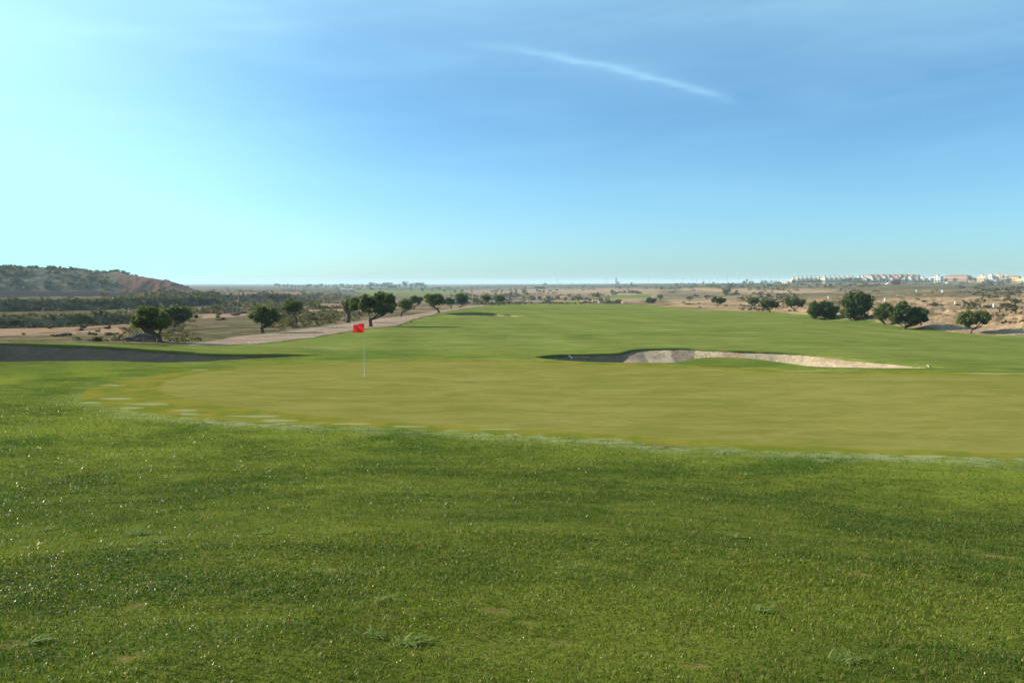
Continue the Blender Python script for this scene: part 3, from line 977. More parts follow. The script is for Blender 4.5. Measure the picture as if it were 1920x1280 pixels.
# ------------------------------------------------------------------ foliage
def leaf_cloud(centres, radii, n, size, flat=0.8, hollow=0.55, seed=0, aspect=0.55):
    """n small leaf quads spread through a set of spheres; returns V, Q, tone"""
    g = np.random.default_rng(seed)
    centres = np.asarray(centres, float); radii = np.asarray(radii, float)
    wgt = radii ** 2; wgt = wgt / wgt.sum()
    k = g.choice(len(radii), n, p=wgt)
    d = g.normal(size=(n, 3)); d /= np.linalg.norm(d, axis=1, keepdims=True)
    rr = radii[k] * (hollow + (1.08 - hollow) * g.random(n) ** 0.6)
    # uneven surface
    lump = 1 + 0.22 * np.sin(d[:, 0] * 7 + k * 1.7) * np.sin(d[:, 1] * 6 + k) + 0.15 * np.sin(d[:, 2] * 9 + k * 2.1)
    c = centres[k] + d * (rr * lump)[:, None] * np.array([1, 1, flat])
    nrm = d + g.normal(size=(n, 3)) * 0.75 + np.array([0, 0, 0.3])
    nrm /= np.linalg.norm(nrm, axis=1, keepdims=True)
    t = np.cross(nrm, g.normal(size=(n, 3))); t /= np.linalg.norm(t, axis=1, keepdims=True)
    b = np.cross(nrm, t)
    s = size * (0.6 + 0.8 * g.random(n))
    t = t * s[:, None]; b = b * (s * aspect)[:, None]
    V = np.stack([c - t, c - b * .9, c + t, c + b], 1).reshape(-1, 3)
    tone = np.clip(0.25 + 0.5 * g.random(n) + 0.12 * g.normal(size=n) + 0.28 * np.sin(k * 2.4), 0, 1)
    return V, np.arange(n * 4).reshape(-1, 4), np.repeat(tone, 4)


def leaf_mesh(name, centres, radii, n, size, mat, seed, flat=0.8, hollow=0.5):
    V, Q, tone = leaf_cloud(centres, radii, n, size, flat, hollow, seed)
    me = mesh_np(name, V, Q, None, False)
    set_attr(me, 'tone', tone)
    me.materials.append(mat)
    return me


def make_tree(base, H, W, crown0, label, style='carob', seed=1, lean=0.0, n=2600, group=None, forks=3, trunk=0.0, mat=None, lop=0.0):
    """base Vector, height H, crown width W, crown0 = fraction of H where the crown starts"""
    g = random.Random(seed)
    t = empty('broadleaf_tree' if style != 'bush' else 'tall_bush', base)
    tag(t, label, 'tree' if style != 'bush' else 'bush', group)
    crown0 *= 0.78
    cz0 = H * crown0; ch = H - cz0
    rx = W / 2; rz = ch / 2
    cx = lean * W
    nb = 34 if style != 'bush' else 38
    cs, rs = [], []
    br = min(rx, rz * 1.25) * (0.36 if style != 'bush' else 0.36)
    for i in range(nb):
        a = i * 2.39996 + g.uniform(-.4, .4)
        q = math.sqrt((i + .5) / nb)
        hz = g.uniform(-0.95, 1.0) * math.sqrt(max(0.0, 1 - (q * .92) ** 2))
        if style == 'bush':
            hz = g.uniform(-1.0, 0.95) * math.sqrt(max(0.0, 1 - (q * .85) ** 2))
        r = br * g.uniform(.5, 1.18)
        cs.append((cx + (rx - r * .85) * q * math.cos(a) + lop * rx * (hz), (rx * .95 - r * .85) * q * math.sin(a), cz0 + rz + (rz - r * .62) * hz))
        rs.append(r)
    size = max(0.06, min(0.20, W * 0.040))
    me = leaf_mesh('crown', cs, rs, int(n * 1.35), size, mat or M_LEAF, seed, 0.82, 0.35)
    crown = link('crown', me, None, t)
    # trunk with limbs
    tr = MB()
    r0 = trunk or max(0.06, H * 0.045)
    fz = max(0.10, cz0 * (0.75 if style != 'bush' else .6))
    bend = g.uniform(-.06, .06) * H
    fork = np.array([bend + cx * .35, 0, fz])
    tr.tube([(0, 0, -0.25), (0, 0, 0.02), (fork[0] * .35, 0, fz * .5), tuple(fork)], [r0 * 1.35, r0 * 1.25, r0 * .95, r0 * .9], 8)
    order = sorted(range(nb), key=lambda i: -abs(cs[i][0] - bend))[:forks + 2] + g.sample(range(nb), min(3, nb))
    for m_, i in enumerate(order):
        e = np.array(cs[i]); e = fork + (e - fork) * 0.92
        mid = fork + (e - fork) * .5 + np.array([(e[0] - fork[0]) * .16, 0, -0.05 * H])
        k = .62 if m_ < forks else .36
        tr.tube([tuple(fork - np.array([0, 0, r0 * .4])), tuple(mid), tuple(e)], [r0 * k, r0 * k * .7, r0 * .15], 6)
    tr.build('trunk', M_TRUNK, t, smooth=True)
    return t


def tree_px(px, row, pxl, pxr, top, crown_row, label, **kw):
    b = ground_pt(px, row)
    s = b.y / F
    H = (row - top) * s; W = (pxr - pxl) * s
    lean = ((pxl + pxr) / 2 - px) / (pxr - pxl)
    b.z -= 0.02
    return make_tree(b, H, W, (row - crown_row) / (row - top), label, lean=lean, **kw)


GL = 'carob trees beside the dirt path'
GR = 'carob trees along the right edge of the fairway'
T = [
 (299, 642, 247, 322, 573, 617, 'round crowned tree with a stout trunk beside the grey boulder', dict(seed=11, n=3800, group=GL, trunk=.16, forks=3)),
 (325, 619, 305, 362, 571, 602, 'smaller tree with a slanting trunk behind the tree by the boulder', dict(seed=12, n=2600, group=GL)),
 (492, 624, 466, 529, 568, 606, 'bushy tree with a straight trunk at the near edge of the dirt path', dict(seed=13, n=3200, group=GL, trunk=.15)),
 (555, 614, 528, 570, 558, 583, 'slim tree with a tall bare trunk and sparse crown by the path', dict(seed=14, n=1700, group=GL, trunk=.12)),
 (652, 604.5, 638, 668, 556, 580, 'thick trunked tree half hidden behind the big forked tree', dict(seed=15, n=1900, group=GL, trunk=.26)),
 (695, 612, 656, 746, 546, 588, 'largest forked tree with a wide dark crown above the red flag', dict(seed=16, n=5200, group=GL, trunk=.17, forks=2)),
 (752, 592, 744, 777, 557, 579, 'small crooked tree right of the largest forked tree', dict(seed=17, n=2000, group=GL, trunk=.13)),
 (776, 581, 765, 796, 552, 571, 'tree behind the path between the crooked tree and the y shaped tree', dict(seed=18, n=2000, group=GL)),
 (823, 587, 795, 838, 548, 574, 'tree with a y shaped trunk on the turf edge by the far bunker', dict(seed=19, n=3200, group=GL, forks=2, trunk=.16)),
 (846, 579, 832, 856, 556, 571, 'low spreading tree just right of the y shaped tree', dict(seed=20, n=1800, group=GL)),
 (863, 576.5, 852, 880, 547, 568, 'taller dense tree at the far end of the path row', dict(seed=21, n=2400, group=GL, mat=M_LEAF_D)),
 (892, 570, 884, 900, 556, 566, 'tiny leaning tree where the dirt path meets the turf end', dict(seed=22, n=900, group=GL)),
 (909, 571.5, 899, 923, 551, 564, 'left tree of the pair at the far left corner of the fairway', dict(seed=23, n=1700, group=GL)),
 (936, 573, 924, 949, 551, 564.5, 'right tree of the pair at the far left corner of the fairway', dict(seed=24, n=1700, group=GL)),
 (1345, 577, 1332, 1363, 557, 569, 'flat topped tree left of the two mid row trees on the right edge', dict(seed=31, n=1700, group=GR, mat=M_LEAF_D)),
 (1408, 578, 1398, 1426, 557, 569, 'pale thin crowned tree on the right edge of the fairway', dict(seed=32, n=1300, group=GR)),
 (1443, 585.5, 1424, 1462, 558, 576, 'round dark tree standing alone on the right edge of the fairway', dict(seed=33, n=2600, group=GR, mat=M_LEAF_D, trunk=.12)),
 (1488, 582, 1470, 1512, 558, 576, 'sparse tree with a ragged crown left of the dense bushes', dict(seed=34, n=1700, group=GR, mat=M_LEAF_D)),
 (1659, 608, 1634, 1676, 564, 600, 'mid green tree tucked against the broad dark tree', dict(seed=37, n=2600, group=GR)),
 (1697, 616, 1664, 1739, 563, 608, 'broad dark round tree right of the tall dense bush', dict(seed=38, n=4600, group=GR, trunk=.16, mat=M_LEAF_D)),
 (1820, 624, 1792, 1857, 578, 610, 'lone tree at the far right in front of the sandy bank', dict(seed=39, n=2600, group=GR, trunk=.09)),
]
for a in T:
    tree_px(*a[:6], a[6], **a[7])
for a in [
 (1220, 569, 1209, 1232, 555, 568.5, 'dark round bush beside the far white sand mound', dict(seed=41, n=1500)),
 (1540, 599, 1511, 1574, 560, 597, 'dense dark bush at the turf edge left of the tall bush', dict(seed=35, n=4200)),
 (1605, 599, 1574, 1636, 545, 597, 'tallest dense bush with spiky top behind the right fairway', dict(seed=36, n=4400)),
]:
    tree_px(*a[:6], a[6], style='bush', mat=M_LEAF_D, **a[7])

# far trees: shared prototypes, copied
def far_proto(seed, wide):
    t = make_tree(Vector((0, -50, -40)), 4.0, 4.4 * wide, 0.30, 'x', seed=seed, n=520, mat=M_LEAF_D)
    return t


def copy_tree(src, loc, sc, rz, label, cat, group, name=None):
    o = src.copy(); COL.objects.link(o)
    if name: o.name = name
    o.location = loc; o.scale = (sc, sc, sc) if not hasattr(sc, '__len__') else sc
    o.rotation_euler = (0, 0, rz)
    tag(o, label, cat, group)
    for ch in src.children:
        c = ch.copy(); COL.objects.link(c); c.parent = o
        for g2 in ch.children:
            d = g2.copy(); COL.objects.link(d); d.parent = c
    return o


def drop(src):
    for ch in list(src.children):
        bpy.data.objects.remove(ch)
    bpy.data.objects.remove(src)


PROTO = [far_proto(101, 1.0), far_proto(102, 1.25), far_proto(103, 0.85)]
rr = random.Random(5)


def far_tree(px, row, hpx, label, group, Y=None):
    if Y is None:
        b = ground_pt(px, row)
    else:
        p = at(px, Y); b = Vector((p[0], p[1], zl1(*p)))
    s = max(0.2, hpx * b.y / F / 4.0)
    b.z -= 0.03
    return copy_tree(rr.choice(PROTO), b, s, rr.uniform(0, 6.28), label, 'tree', group)


GP = 'small trees dotted over the far plain'
for oi_, (px, row, h) in enumerate(sorted([(792, 548, 9), (823, 545, 8), (833, 548, 6), (853, 549, 7), (866, 549, 7), (884, 548, 5), (923, 549, 6), (930, 549.5, 7), (941, 549, 7),
                   (958, 548, 6), (967, 548, 7), (981, 548, 7), (1007, 548, 7), (1013, 548.5, 6), (1020, 548, 6), (1032, 547, 5), (1044, 547, 6),
                   (752, 545, 4), (810, 546, 4), (771, 546, 4), (994, 553, 4), (1003, 553.5, 4), (946, 559, 8), (957, 560, 9), (876, 558, 8), (890, 560, 8)])):
    far_tree(px, row, h, '%s from the left of the small rounded trees dotted over the pale far plain' % ORD[oi_], GP)
for px, row, h, lab in [(1238, 564, 14, 'rounded tree right behind the dark bush at the fairway end'),
                        (1085, 567, 14, 'green tree at the middle of the far fairway end'),
                        (1126, 568.5, 14, 'pale tree just past the far fairway edge'),
                        (1106, 567, 10, 'bushy shrub like tree between the two trees at the fairway end'),
                        (1160, 570, 11, 'sparse small tree in front of the orange earth at the fairway end'),
                        (1293, 566, 12, 'small tree on dry ground left of the pair on the right slope'),
                        (1326, 564, 11, 'small tree on dry ground above the flat topped tree'),
                        (1361, 556, 18, 'tall umbrella tree standing on the dry slope'),
                        (1381, 551, 9, 'dark bushy tree on a low earth heap')]:
    far_tree(px, row, h, lab, None)
GF = 'rounded trees in the hazy far left row'
for i in range(26):
    far_tree(520 + i * 7.0 + rr.uniform(-2, 2), 0, rr.uniform(5, 8.5), '%s from the left of the rounded hazy trees along the far left skyline' % ORD[i], GF, Y=1500 + rr.uniform(-150, 250))
GH = 'trees around the dark red farmhouse'
for i, (px, h) in enumerate(sorted([(697, 13), (706, 11), (716, 10), (722, 13), (749, 9), (760, 14), (771, 11), (780, 12), (789, 13), (797, 9), (690, 7), (731, 12)])):
    far_tree(px, 0, h, '%s from the left of the hazy trees about the dark red farmhouse' % ORD[i], GH, Y=1400 + rr.uniform(-40, 120))
GS = 'dark trees along the right skyline'
for i, (px, h) in enumerate(sorted([(1268, 5), (1276, 4), (1291, 5), (1318, 6), (1337, 5), (1410, 5), (1428, 6), (1434, 6), (1445, 5), (1453, 5), (1022, 6), (1066, 5), (1190, 4), (1172, 4), (1470, 4), (1300, 5)])):
    far_tree(px, 0, h, '%s from the left of the small dark trees on the skyline left of the estate' % ORD[i], GS, Y=1250 + rr.uniform(-200, 300))
GE = 'trees between the estate houses'
for i, (px, h) in enumerate(sorted([(1533, 8), (1538, 7), (1581, 8), (1591, 10), (1605, 10), (1627, 9), (1655, 8), (1681, 8), (1697, 7), (1771, 9), (1788, 10), (1820, 12), (1826, 9), (1878, 8), (1890, 8), (1520, 6), (1505, 5)])):
    far_tree(px, 0, h, '%s from the left of the dark trees between the estate houses' % ORD[i], GE, Y=872 + rr.uniform(-10, 6))
for p in PROTO:
    drop(p)

# ------------------------------------------------------------------ shrubs
def shrub_mesh(seed, mat, n=200, size=0.13):
    g = random.Random(seed)
    cs, rs = [], []
    for i in range(7):
        a = g.uniform(0, 6.28); q = g.uniform(0, .62)
        r = g.uniform(.22, .38)
        cs.append((q * math.cos(a), q * math.sin(a), g.uniform(.12, .42))); rs.append(r)
    V, Q, tone = leaf_cloud(cs, rs, n, size, 0.85, 0.4, seed)
    V[:, 2] = np.maximum(V[:, 2], -0.05)
    me = mesh_np('shrub', V, Q, None, False)
    set_attr(me, 'tone', tone)
    me.materials.append(mat)
    return me


SH_G = [shrub_mesh(200 + i, M_SHRUB) for i in range(5)]
SH_B = [shrub_mesh(220 + i, M_BROWN) for i in range(3)]
SH_H = [shrub_mesh(240 + i, M_HILLB) for i in range(5)]


def shrub(px, row, wpx, hpx, meshes, label, group, Y=None):
    if Y is None:
        b = ground_pt(px, row)
    else:
        p = at(px, Y); b = Vector((p[0], p[1], zl1(*p)))
    s = b.y / F
    o = link('shrub', rr.choice(meshes), None, None, (b.x, b.y, b.z - 0.03))
    wv = wpx * s / 1.7
    o.scale = (wv, wv * rr.uniform(.8, 1.1), hpx * s / 0.72)
    o.rotation_euler = (0, 0, rr.uniform(0, 6.28))
    return tag(o, label, 'shrub', group)


# on the hill
GHL = 'dark shrubs scattered over the scrubby hill'
cnt = 0
while cnt < 105:
    px = rr.uniform(-120, 262); s = rr.uniform(9, 90)
    if px > 215 and s < 30:
        continue
    z, cut, front = hill_shape(np.array([px]), np.array([s]))
    if s > front[0] + 16 or (cut[0] > .3 and s < front[0] + 4):
        continue
    a = math.atan((px - CX) / F); R = HB + s
    o = link('shrub', rr.choice(SH_H), None, None, (math.sin(a) * R, math.cos(a) * R, float(z[0]) - 0.5))
    k = rr.choice([2.0, 2.4, 2.9, 3.6])
    o.scale = (k, k, k * rr.uniform(.8, 1.15)); o.rotation_euler = (0, 0, rr.uniform(0, 6.28))
    tag(o, 'dark shrub scattered over the scrubby hill on the left', 'shrub', GHL)
    cnt += 1
for px, k in [(232, 2.6), (222, 2.6), (212, 2.3), (242, 2.2), (250, 1.3), (270, .9), (288, .8), (312, 1.5), (318, 1.2), (342, .9), (352, 1.5), (40, 2.2), (100, 1.6), (80, 1.3), (160, 1.5), (0, 1.5), (20, 1.4), (138, 1.4), (185, 1.6)]:
    z, cut, front = hill_shape(np.array([px]), np.array([0.]))
    s = front[0] + 9
    z, cut, front = hill_shape(np.array([px]), np.array([s]))
    a = math.atan((px - CX) / F); R = HB + s
    o = link('shrub', rr.choice(SH_H), None, None, (math.sin(a) * R, math.cos(a) * R, float(z[0]) - 0.35))
    o.scale = (k, k, k); o.rotation_euler = (0, 0, rr.uniform(0, 6.28))
    tag(o, 'dark shrub standing out on the crest of the scrubby hill', 'shrub', 'shrubs on the crest of the hill')

def zone(px, row):
    if px > 300:
        return 'low olive shrub on the dry ground between the path trees and the red berm' if row < 580 else 'low olive shrub right behind the trees of the dirt path'
    return ('low olive shrub on the highest terrace under the hill' if row < 576 else 'low olive shrub on the middle terrace at the left' if row < 606 else 'low olive shrub on the rough ground behind the left bunker')


GT = 'low shrubs on the left terraces'
for _ in range(70):
    px = rr.choice([rr.uniform(-60, 250), rr.uniform(340, 640)]); 
    row = rr.uniform(556, 640) if px < 250 else rr.uniform(553, 605)
    p = hit(px, row)
    if sdf(PATHS[0], p[:1], p[1:])[0] < 1 or sdf(LAWN, p[:1], p[1:])[0] < 2:
        continue
    shrub(px, row, rr.uniform(10, 26), rr.uniform(4, 9), SH_G, *((z_, z_) for z_ in [zone(px, row)]).__next__())
for px, row, wv, hv, lab in [(105, 632, 40, 8, 'wide low shrub along the near left bank'), (180, 640, 44, 12, 'largest leafy shrub behind the left bunker'),
                           (590, 599, 50, 7, 'bright green shrub patch beside the path bend'), (625, 597, 40, 6, 'second bright green shrub patch by the thick trunk'),
                           (445, 558, 14, 6, 'round shrub on top of the red berm'), (425, 556, 12, 5, 'dark shrub at the left of the red berm'),
                           (510, 556, 16, 7, 'round shrub on the face of the red berm')]:
    shrub(px, row, wv, hv, SH_G, lab, None)
GBR = 'brown shrubs past the end of the fairway'
for i, (px, row, wv, hv) in enumerate(sorted([(1000, 562, 18, 6), (1012, 561.5, 16, 7), (1030, 560, 18, 9), (1045, 561, 20, 8), (1060, 562, 16, 6), (1075, 563, 14, 6), (1098, 563, 14, 6), (982, 560, 14, 4), (1170, 549, 10, 7), (1186, 550, 16, 9), (1196, 551, 16, 6)])):
    shrub(px, row, wv, hv, SH_B, '%s from the left of the brown shrubs past the end of the fairway' % ORD[i], GBR)
GRS = 'shrubs on the dry right slope'
for _ in range(48):
    px = rr.uniform(1260, 1960); row = rr.uniform(538, 578)
    if px > 1700 and row > 582:
        continue
    shrub(px, row, rr.uniform(8, 24), rr.uniform(1.8, 4), SH_G if rr.random() < .75 else SH_B, *[('low shrub on the sandy slope left of the dense bushes', 'low shrub on the sandy slope right of the dense bushes')[px > 1600]] * 2)
for px, row, wv, hv, lab in [(1752, 569, 26, 8, 'pale green shrub on the sand terrace right of the broad tree'), (1797, 570, 16, 6, 'dark purple shrub beside a white post on the sand terrace'),
                             (1828, 570, 14, 4, 'small green shrub between two white posts'), (1852, 575, 26, 6, 'dark mound of shrub left of the nearest white post'),
                             (1895, 573, 46, 9, 'long dark shrub heap right of the nearest white post'), (1022, 568, 16, 7, 'dark shrub at the left corner of the far fairway end'),
                             (1380, 554, 26, 6, 'low purple shrub heap under the umbrella tree')]:
    shrub(px, row, wv, hv, SH_G, lab, None)


def build_scrub():
    """ground-hugging scrub nobody could count"""
    g = np.random.default_rng(12)
    Vs, Qs, Ts = [], [], []
    N = 150000
    a = np.radians(g.uniform(-40, 40, N)); r = np.exp(g.uniform(math.log(52), math.log(1500), N))
    X = np.sin(a) * r; Y = np.cos(a) * r
    f = fields(X, Y)
    cl = vnoise(X / np.clip(r * .05, 3, 30), Y / np.clip(r * .05, 3, 30), 91)
    p = np.clip(f['cover'] - 0.2, 0, 1) * (1 - .15 * f['side']) * (1 - .6 * sstep(r, 200, 450)) * np.clip(cl * 3.2 - 1.1, 0, 1)
    ok = (g.random(N) < p * 0.55) & (f['dl'] > 1.0) & (f['dp'] > .6) & (f['dr'] > 1) & ~((r > 468) & (a < px2az(396)))
    X, Y, r = X[ok], Y[ok], r[ok]
    # thick growth on the faces of the left terraces
    for bi, cnt_ in ((0, 600), (1, 900), (2, 380), (3, 300)):
        pts, H, wd, dec, (a0, a1, b0, b1) = BANKS[bi]
        bp = g.uniform(max(a0, -150), b1, cnt_)
        rb = np.interp(bp, [q[0] for q in pts], [q[1] for q in pts])
        ba = np.arctan((bp - CX) / F)
        rb = rb * (1 + 0.05 * fbm(np.sin(ba) * rb / 24, np.cos(ba) * rb / 24, 3, 40)) + g.uniform(-2.5, wd + 5, cnt_)
        X = np.r_[X, np.sin(ba) * rb]; Y = np.r_[Y, np.cos(ba) * rb]; r = np.r_[r, rb]
    keep = sdf(PATHS[0], X, Y) > .8
    X, Y, r = X[keep], Y[keep], r[keep]
    Z = zland(X, Y)
    # and on the hill
    hp = g.uniform(-150, 255, 1500); hs = g.uniform(7, 88, 1500)
    hz_, hc, hf = hill_shape(hp, hs)
    kk = (hs < hf + 14) & (hc < .35) & (vnoise(hp / 18, hs / 14, 5) > .38)
    ha = np.arctan((hp - CX) / F)
    X = np.r_[X, (np.sin(ha) * (HB + hs))[kk]]; Y = np.r_[Y, (np.cos(ha) * (HB + hs))[kk]]
    Z = np.r_[Z, hz_[kk] - .3]; r = np.r_[r, (HB + hs)[kk] * .75]
    n = len(X)
    k = 8
    s = np.clip(r * 0.0031, .18, 2.0) * np.exp(g.normal(0, .45, n))
    d = g.normal(size=(n, k, 3)); d /= np.linalg.norm(d, axis=2, keepdims=True)
    d[..., 2] = np.abs(d[..., 2])
    c = np.stack([X, Y, Z], 1)[:, None, :] + d * s[:, None, None] * np.array([1.15, 1.15, .62]) * g.uniform(.35, 1, (n, k, 1))
    nrm = d + g.normal(size=(n, k, 3)) * .6
    nrm /= np.linalg.norm(nrm, axis=2, keepdims=True)
    t = np.cross(nrm, g.normal(size=(n, k, 3))); t /= np.linalg.norm(t, axis=2, keepdims=True)
    b = np.cross(nrm, t)
    sz = (s[:, None, None] * g.uniform(.22, .45, (n, k, 1)))
    V = np.stack([c - t * sz, c - b * sz * .7, c + t * sz, c + b * sz * .7], 2).reshape(-1, 3)
    me = mesh_np('scrub', V, np.arange(len(V)).reshape(-1, 4), None, False)
    set_attr(me, 'tone', np.repeat(np.clip(g.random((n, 1)) * .6 + g.random((n, k)) * .4, 0, 1).ravel(), 4))
    o = link('scrub', me, M_SHRUB)
    tag(o, 'low grey green scrub covering the dry land', 'scrub', None, 'stuff')


build_scrub()

# ------------------------------------------------------------------ turf blades in the foreground
def build_grass():
    g = np.random.default_rng(3)
    N = 1060000
    r = g.uniform(1.9, 21, N)
    a = np.radians(g.uniform(-43, 43, N))
    far = np.arange(N) > 880000
    r = np.where(far, g.uniform(14, 38, N), r)
    a = np.where(far, np.radians(-42 + 50 * g.random(N) ** 1.3), a)
    side_ = np.arange(N) < 150000
    a = np.where(side_, np.sign(g.random(N) - .5) * np.radians(43 + 27 * g.random(N) ** 1.6), a)
    X = np.sin(a) * r; Y = np.cos(a) * r
    dg = sdf(COLLAR, X, Y)
    b = np.zeros(N)
    for cpt, rx, ry in BARE:
        q = np.sqrt(((X - cpt[0]) / rx) ** 2 + ((Y - cpt[1]) / ry) ** 2)
        b = np.maximum(b, 1 - q / 1.6)
    patch = fbm(X / .5, Y / .5, 3, 55)
    keep = (dg > 0.05 + 0.9 * g.random(N) ** 2) & (b + patch * .5 + g.random(N) * .7 < 0.98)
    keep &= (g.random(N) > sstep(r, 13, 20.5) * .9) | far
    keep &= sdf(BUNK[0]['loop'], X, Y) > .12
    keep &= ~far | (g.random(N) > sstep(r, 26, 37))
    X, Y, r, patch = X[keep], Y[keep], r[keep], patch[keep]
    n = len(X)
    Z = zland(X, Y) - 0.004
    L = (0.019 + 0.024 * g.random(n) ** 2.2) * (1 + 0.45 * patch) * np.clip(0.9 + r * .022, 1, 1.35)
    wd = np.clip(0.00058 * r ** 0.95, 0.0012, 0.0110) * g.uniform(.7, 1.3, n)
    th = g.uniform(0, 2 * math.pi, n)
    dirx, diry = np.cos(th), np.sin(th)
    tilt = g.uniform(.2, 1.35, n)
    fx, fy = -diry, dirx           # blade width direction
    base = np.stack([X, Y, Z], 1)
    wv = np.stack([fx, fy, np.zeros(n)], 1) * wd[:, None]
    lean = np.stack([dirx, diry, np.zeros(n)], 1)
    up = np.array([0, 0, 1.])
    midp = base + (lean * (np.sin(tilt) * .35)[:, None] + up * np.cos(tilt * .6)[:, None]) * (L * .55)[:, None]
    tip = base + (lean * np.sin(tilt)[:, None] + up * np.cos(tilt)[:, None]) * L[:, None]
    near = r < 8.0
    tone = g.random(n)
    nv = np.stack([base - wv, base + wv, midp + wv * .8, midp - wv * .8, tip], 1)
    V1 = nv[near].reshape(-1, 3)
    m1 = near.sum()
    i1 = np.arange(m1)[:, None] * 5
    Q = i1 + np.array([0, 1, 2, 3]); T1 = i1 + np.array([3, 2, 4])
    fv = np.stack([base - wv, base + wv, tip], 1)[~near]
    V2 = fv.reshape(-1, 3)
    T2 = len(V1) + np.arange(len(V2)).reshape(-1, 3)
    me = mesh_np('grass', np.vstack([V1, V2]), Q, np.vstack([T1, T2]), True)
    set_attr(me, 'tone', np.concatenate([np.repeat(tone[near], 5), np.repeat(tone[~near], 3)]))
    o = link('grass', me, M_BLADE)
    tag(o, 'short dewy grass blades of the rough in the foreground', 'grass', None, 'stuff')


build_grass()


def weed(px, py, size, nb, label, seed):
    g = np.random.default_rng(seed)
    b = ground_pt(px, py)
    V, Q, Tn = [], [], []
    for k in range(nb):
        th = g.normal(0.6, 1.5); L = size * g.uniform(.25, .8)
        d = np.array([math.cos(th), math.sin(th), 0]); sidev = np.array([-d[1], d[0], 0])
        wd = 0.0032 * g.uniform(.7, 1.4)
        rise = g.uniform(.25, .8)
        o = np.array([g.normal() * size * .22, g.normal() * size * .14, 0])
        pts = []
        for q in (0, .3, .6, .85, 1.0):
            pts.append(o + d * L * q + np.array([0, 0, 1]) * L * (rise * q - rise * .75 * q * q) + np.array([0, 0, .012]))
        i0 = len(V)
        for q, p in zip((1, 1.1, .9, .6, .1), pts):
            V.append(p - sidev * wd * q); V.append(p + sidev * wd * q)
        for q in range(4):
            Q.append((i0 + 2 * q, i0 + 2 * q + 1, i0 + 2 * q + 3, i0 + 2 * q + 2))
        Tn += [g.random()] * 10
    me = mesh_np('grass_weed', np.array(V), Q)
    set_attr(me, 'tone', Tn)
    o = link('grass_weed', me, M_WEED, None, b)
    tag(o, label, 'weed', 'coarse grass weeds in the rough')


for i, (px, py, s, nb, lab) in enumerate([
        (765, 1196, .17, 60, 'largest pale weed tuft at the bottom centre of the rough'),
        (697, 1185, .14, 36, 'bright weed tuft just left of the largest pale tuft'),
        (255, 1002, .28, 46, 'silvery weed clump in the left rough'),
        (290, 1014, .22, 34, 'bright green weed right beside the silvery clump'),
        (85, 992, .28, 30, 'pale weed at the far left of the rough'),
        (1428, 1150, .16, 52, 'pale blue green weed tuft in the right rough'),
        (1545, 1108, .10, 9, 'single upright grass sprig in the right rough'),
        (1590, 1248, .14, 44, 'pale weed tuft near the bottom right edge'),
        (590, 1066, .16, 14, 'thin weed sprig in the left centre of the rough'),
        (725, 1124, .16, 24, 'flat green weed above the largest pale tuft'),
        (1380, 1003, .22, 26, 'silvery weed streak in the middle of the right rough'),
        (60, 1196, .15, 40, 'pale grey weed patch in the bottom left corner'),
        (1060, 1062, .18, 22, 'small yellow green weed in the centre of the rough'),
        (490, 995, .22, 22, 'dark green weed above the thin sprig'),
        (550, 908, .30, 24, 'pale weed patch high on the rough left of centre'),
        (650, 965, .25, 20, 'faint weed streak right of the dark green weed')]):
    weed(px, py, s * .8, nb, lab, 300 + i)

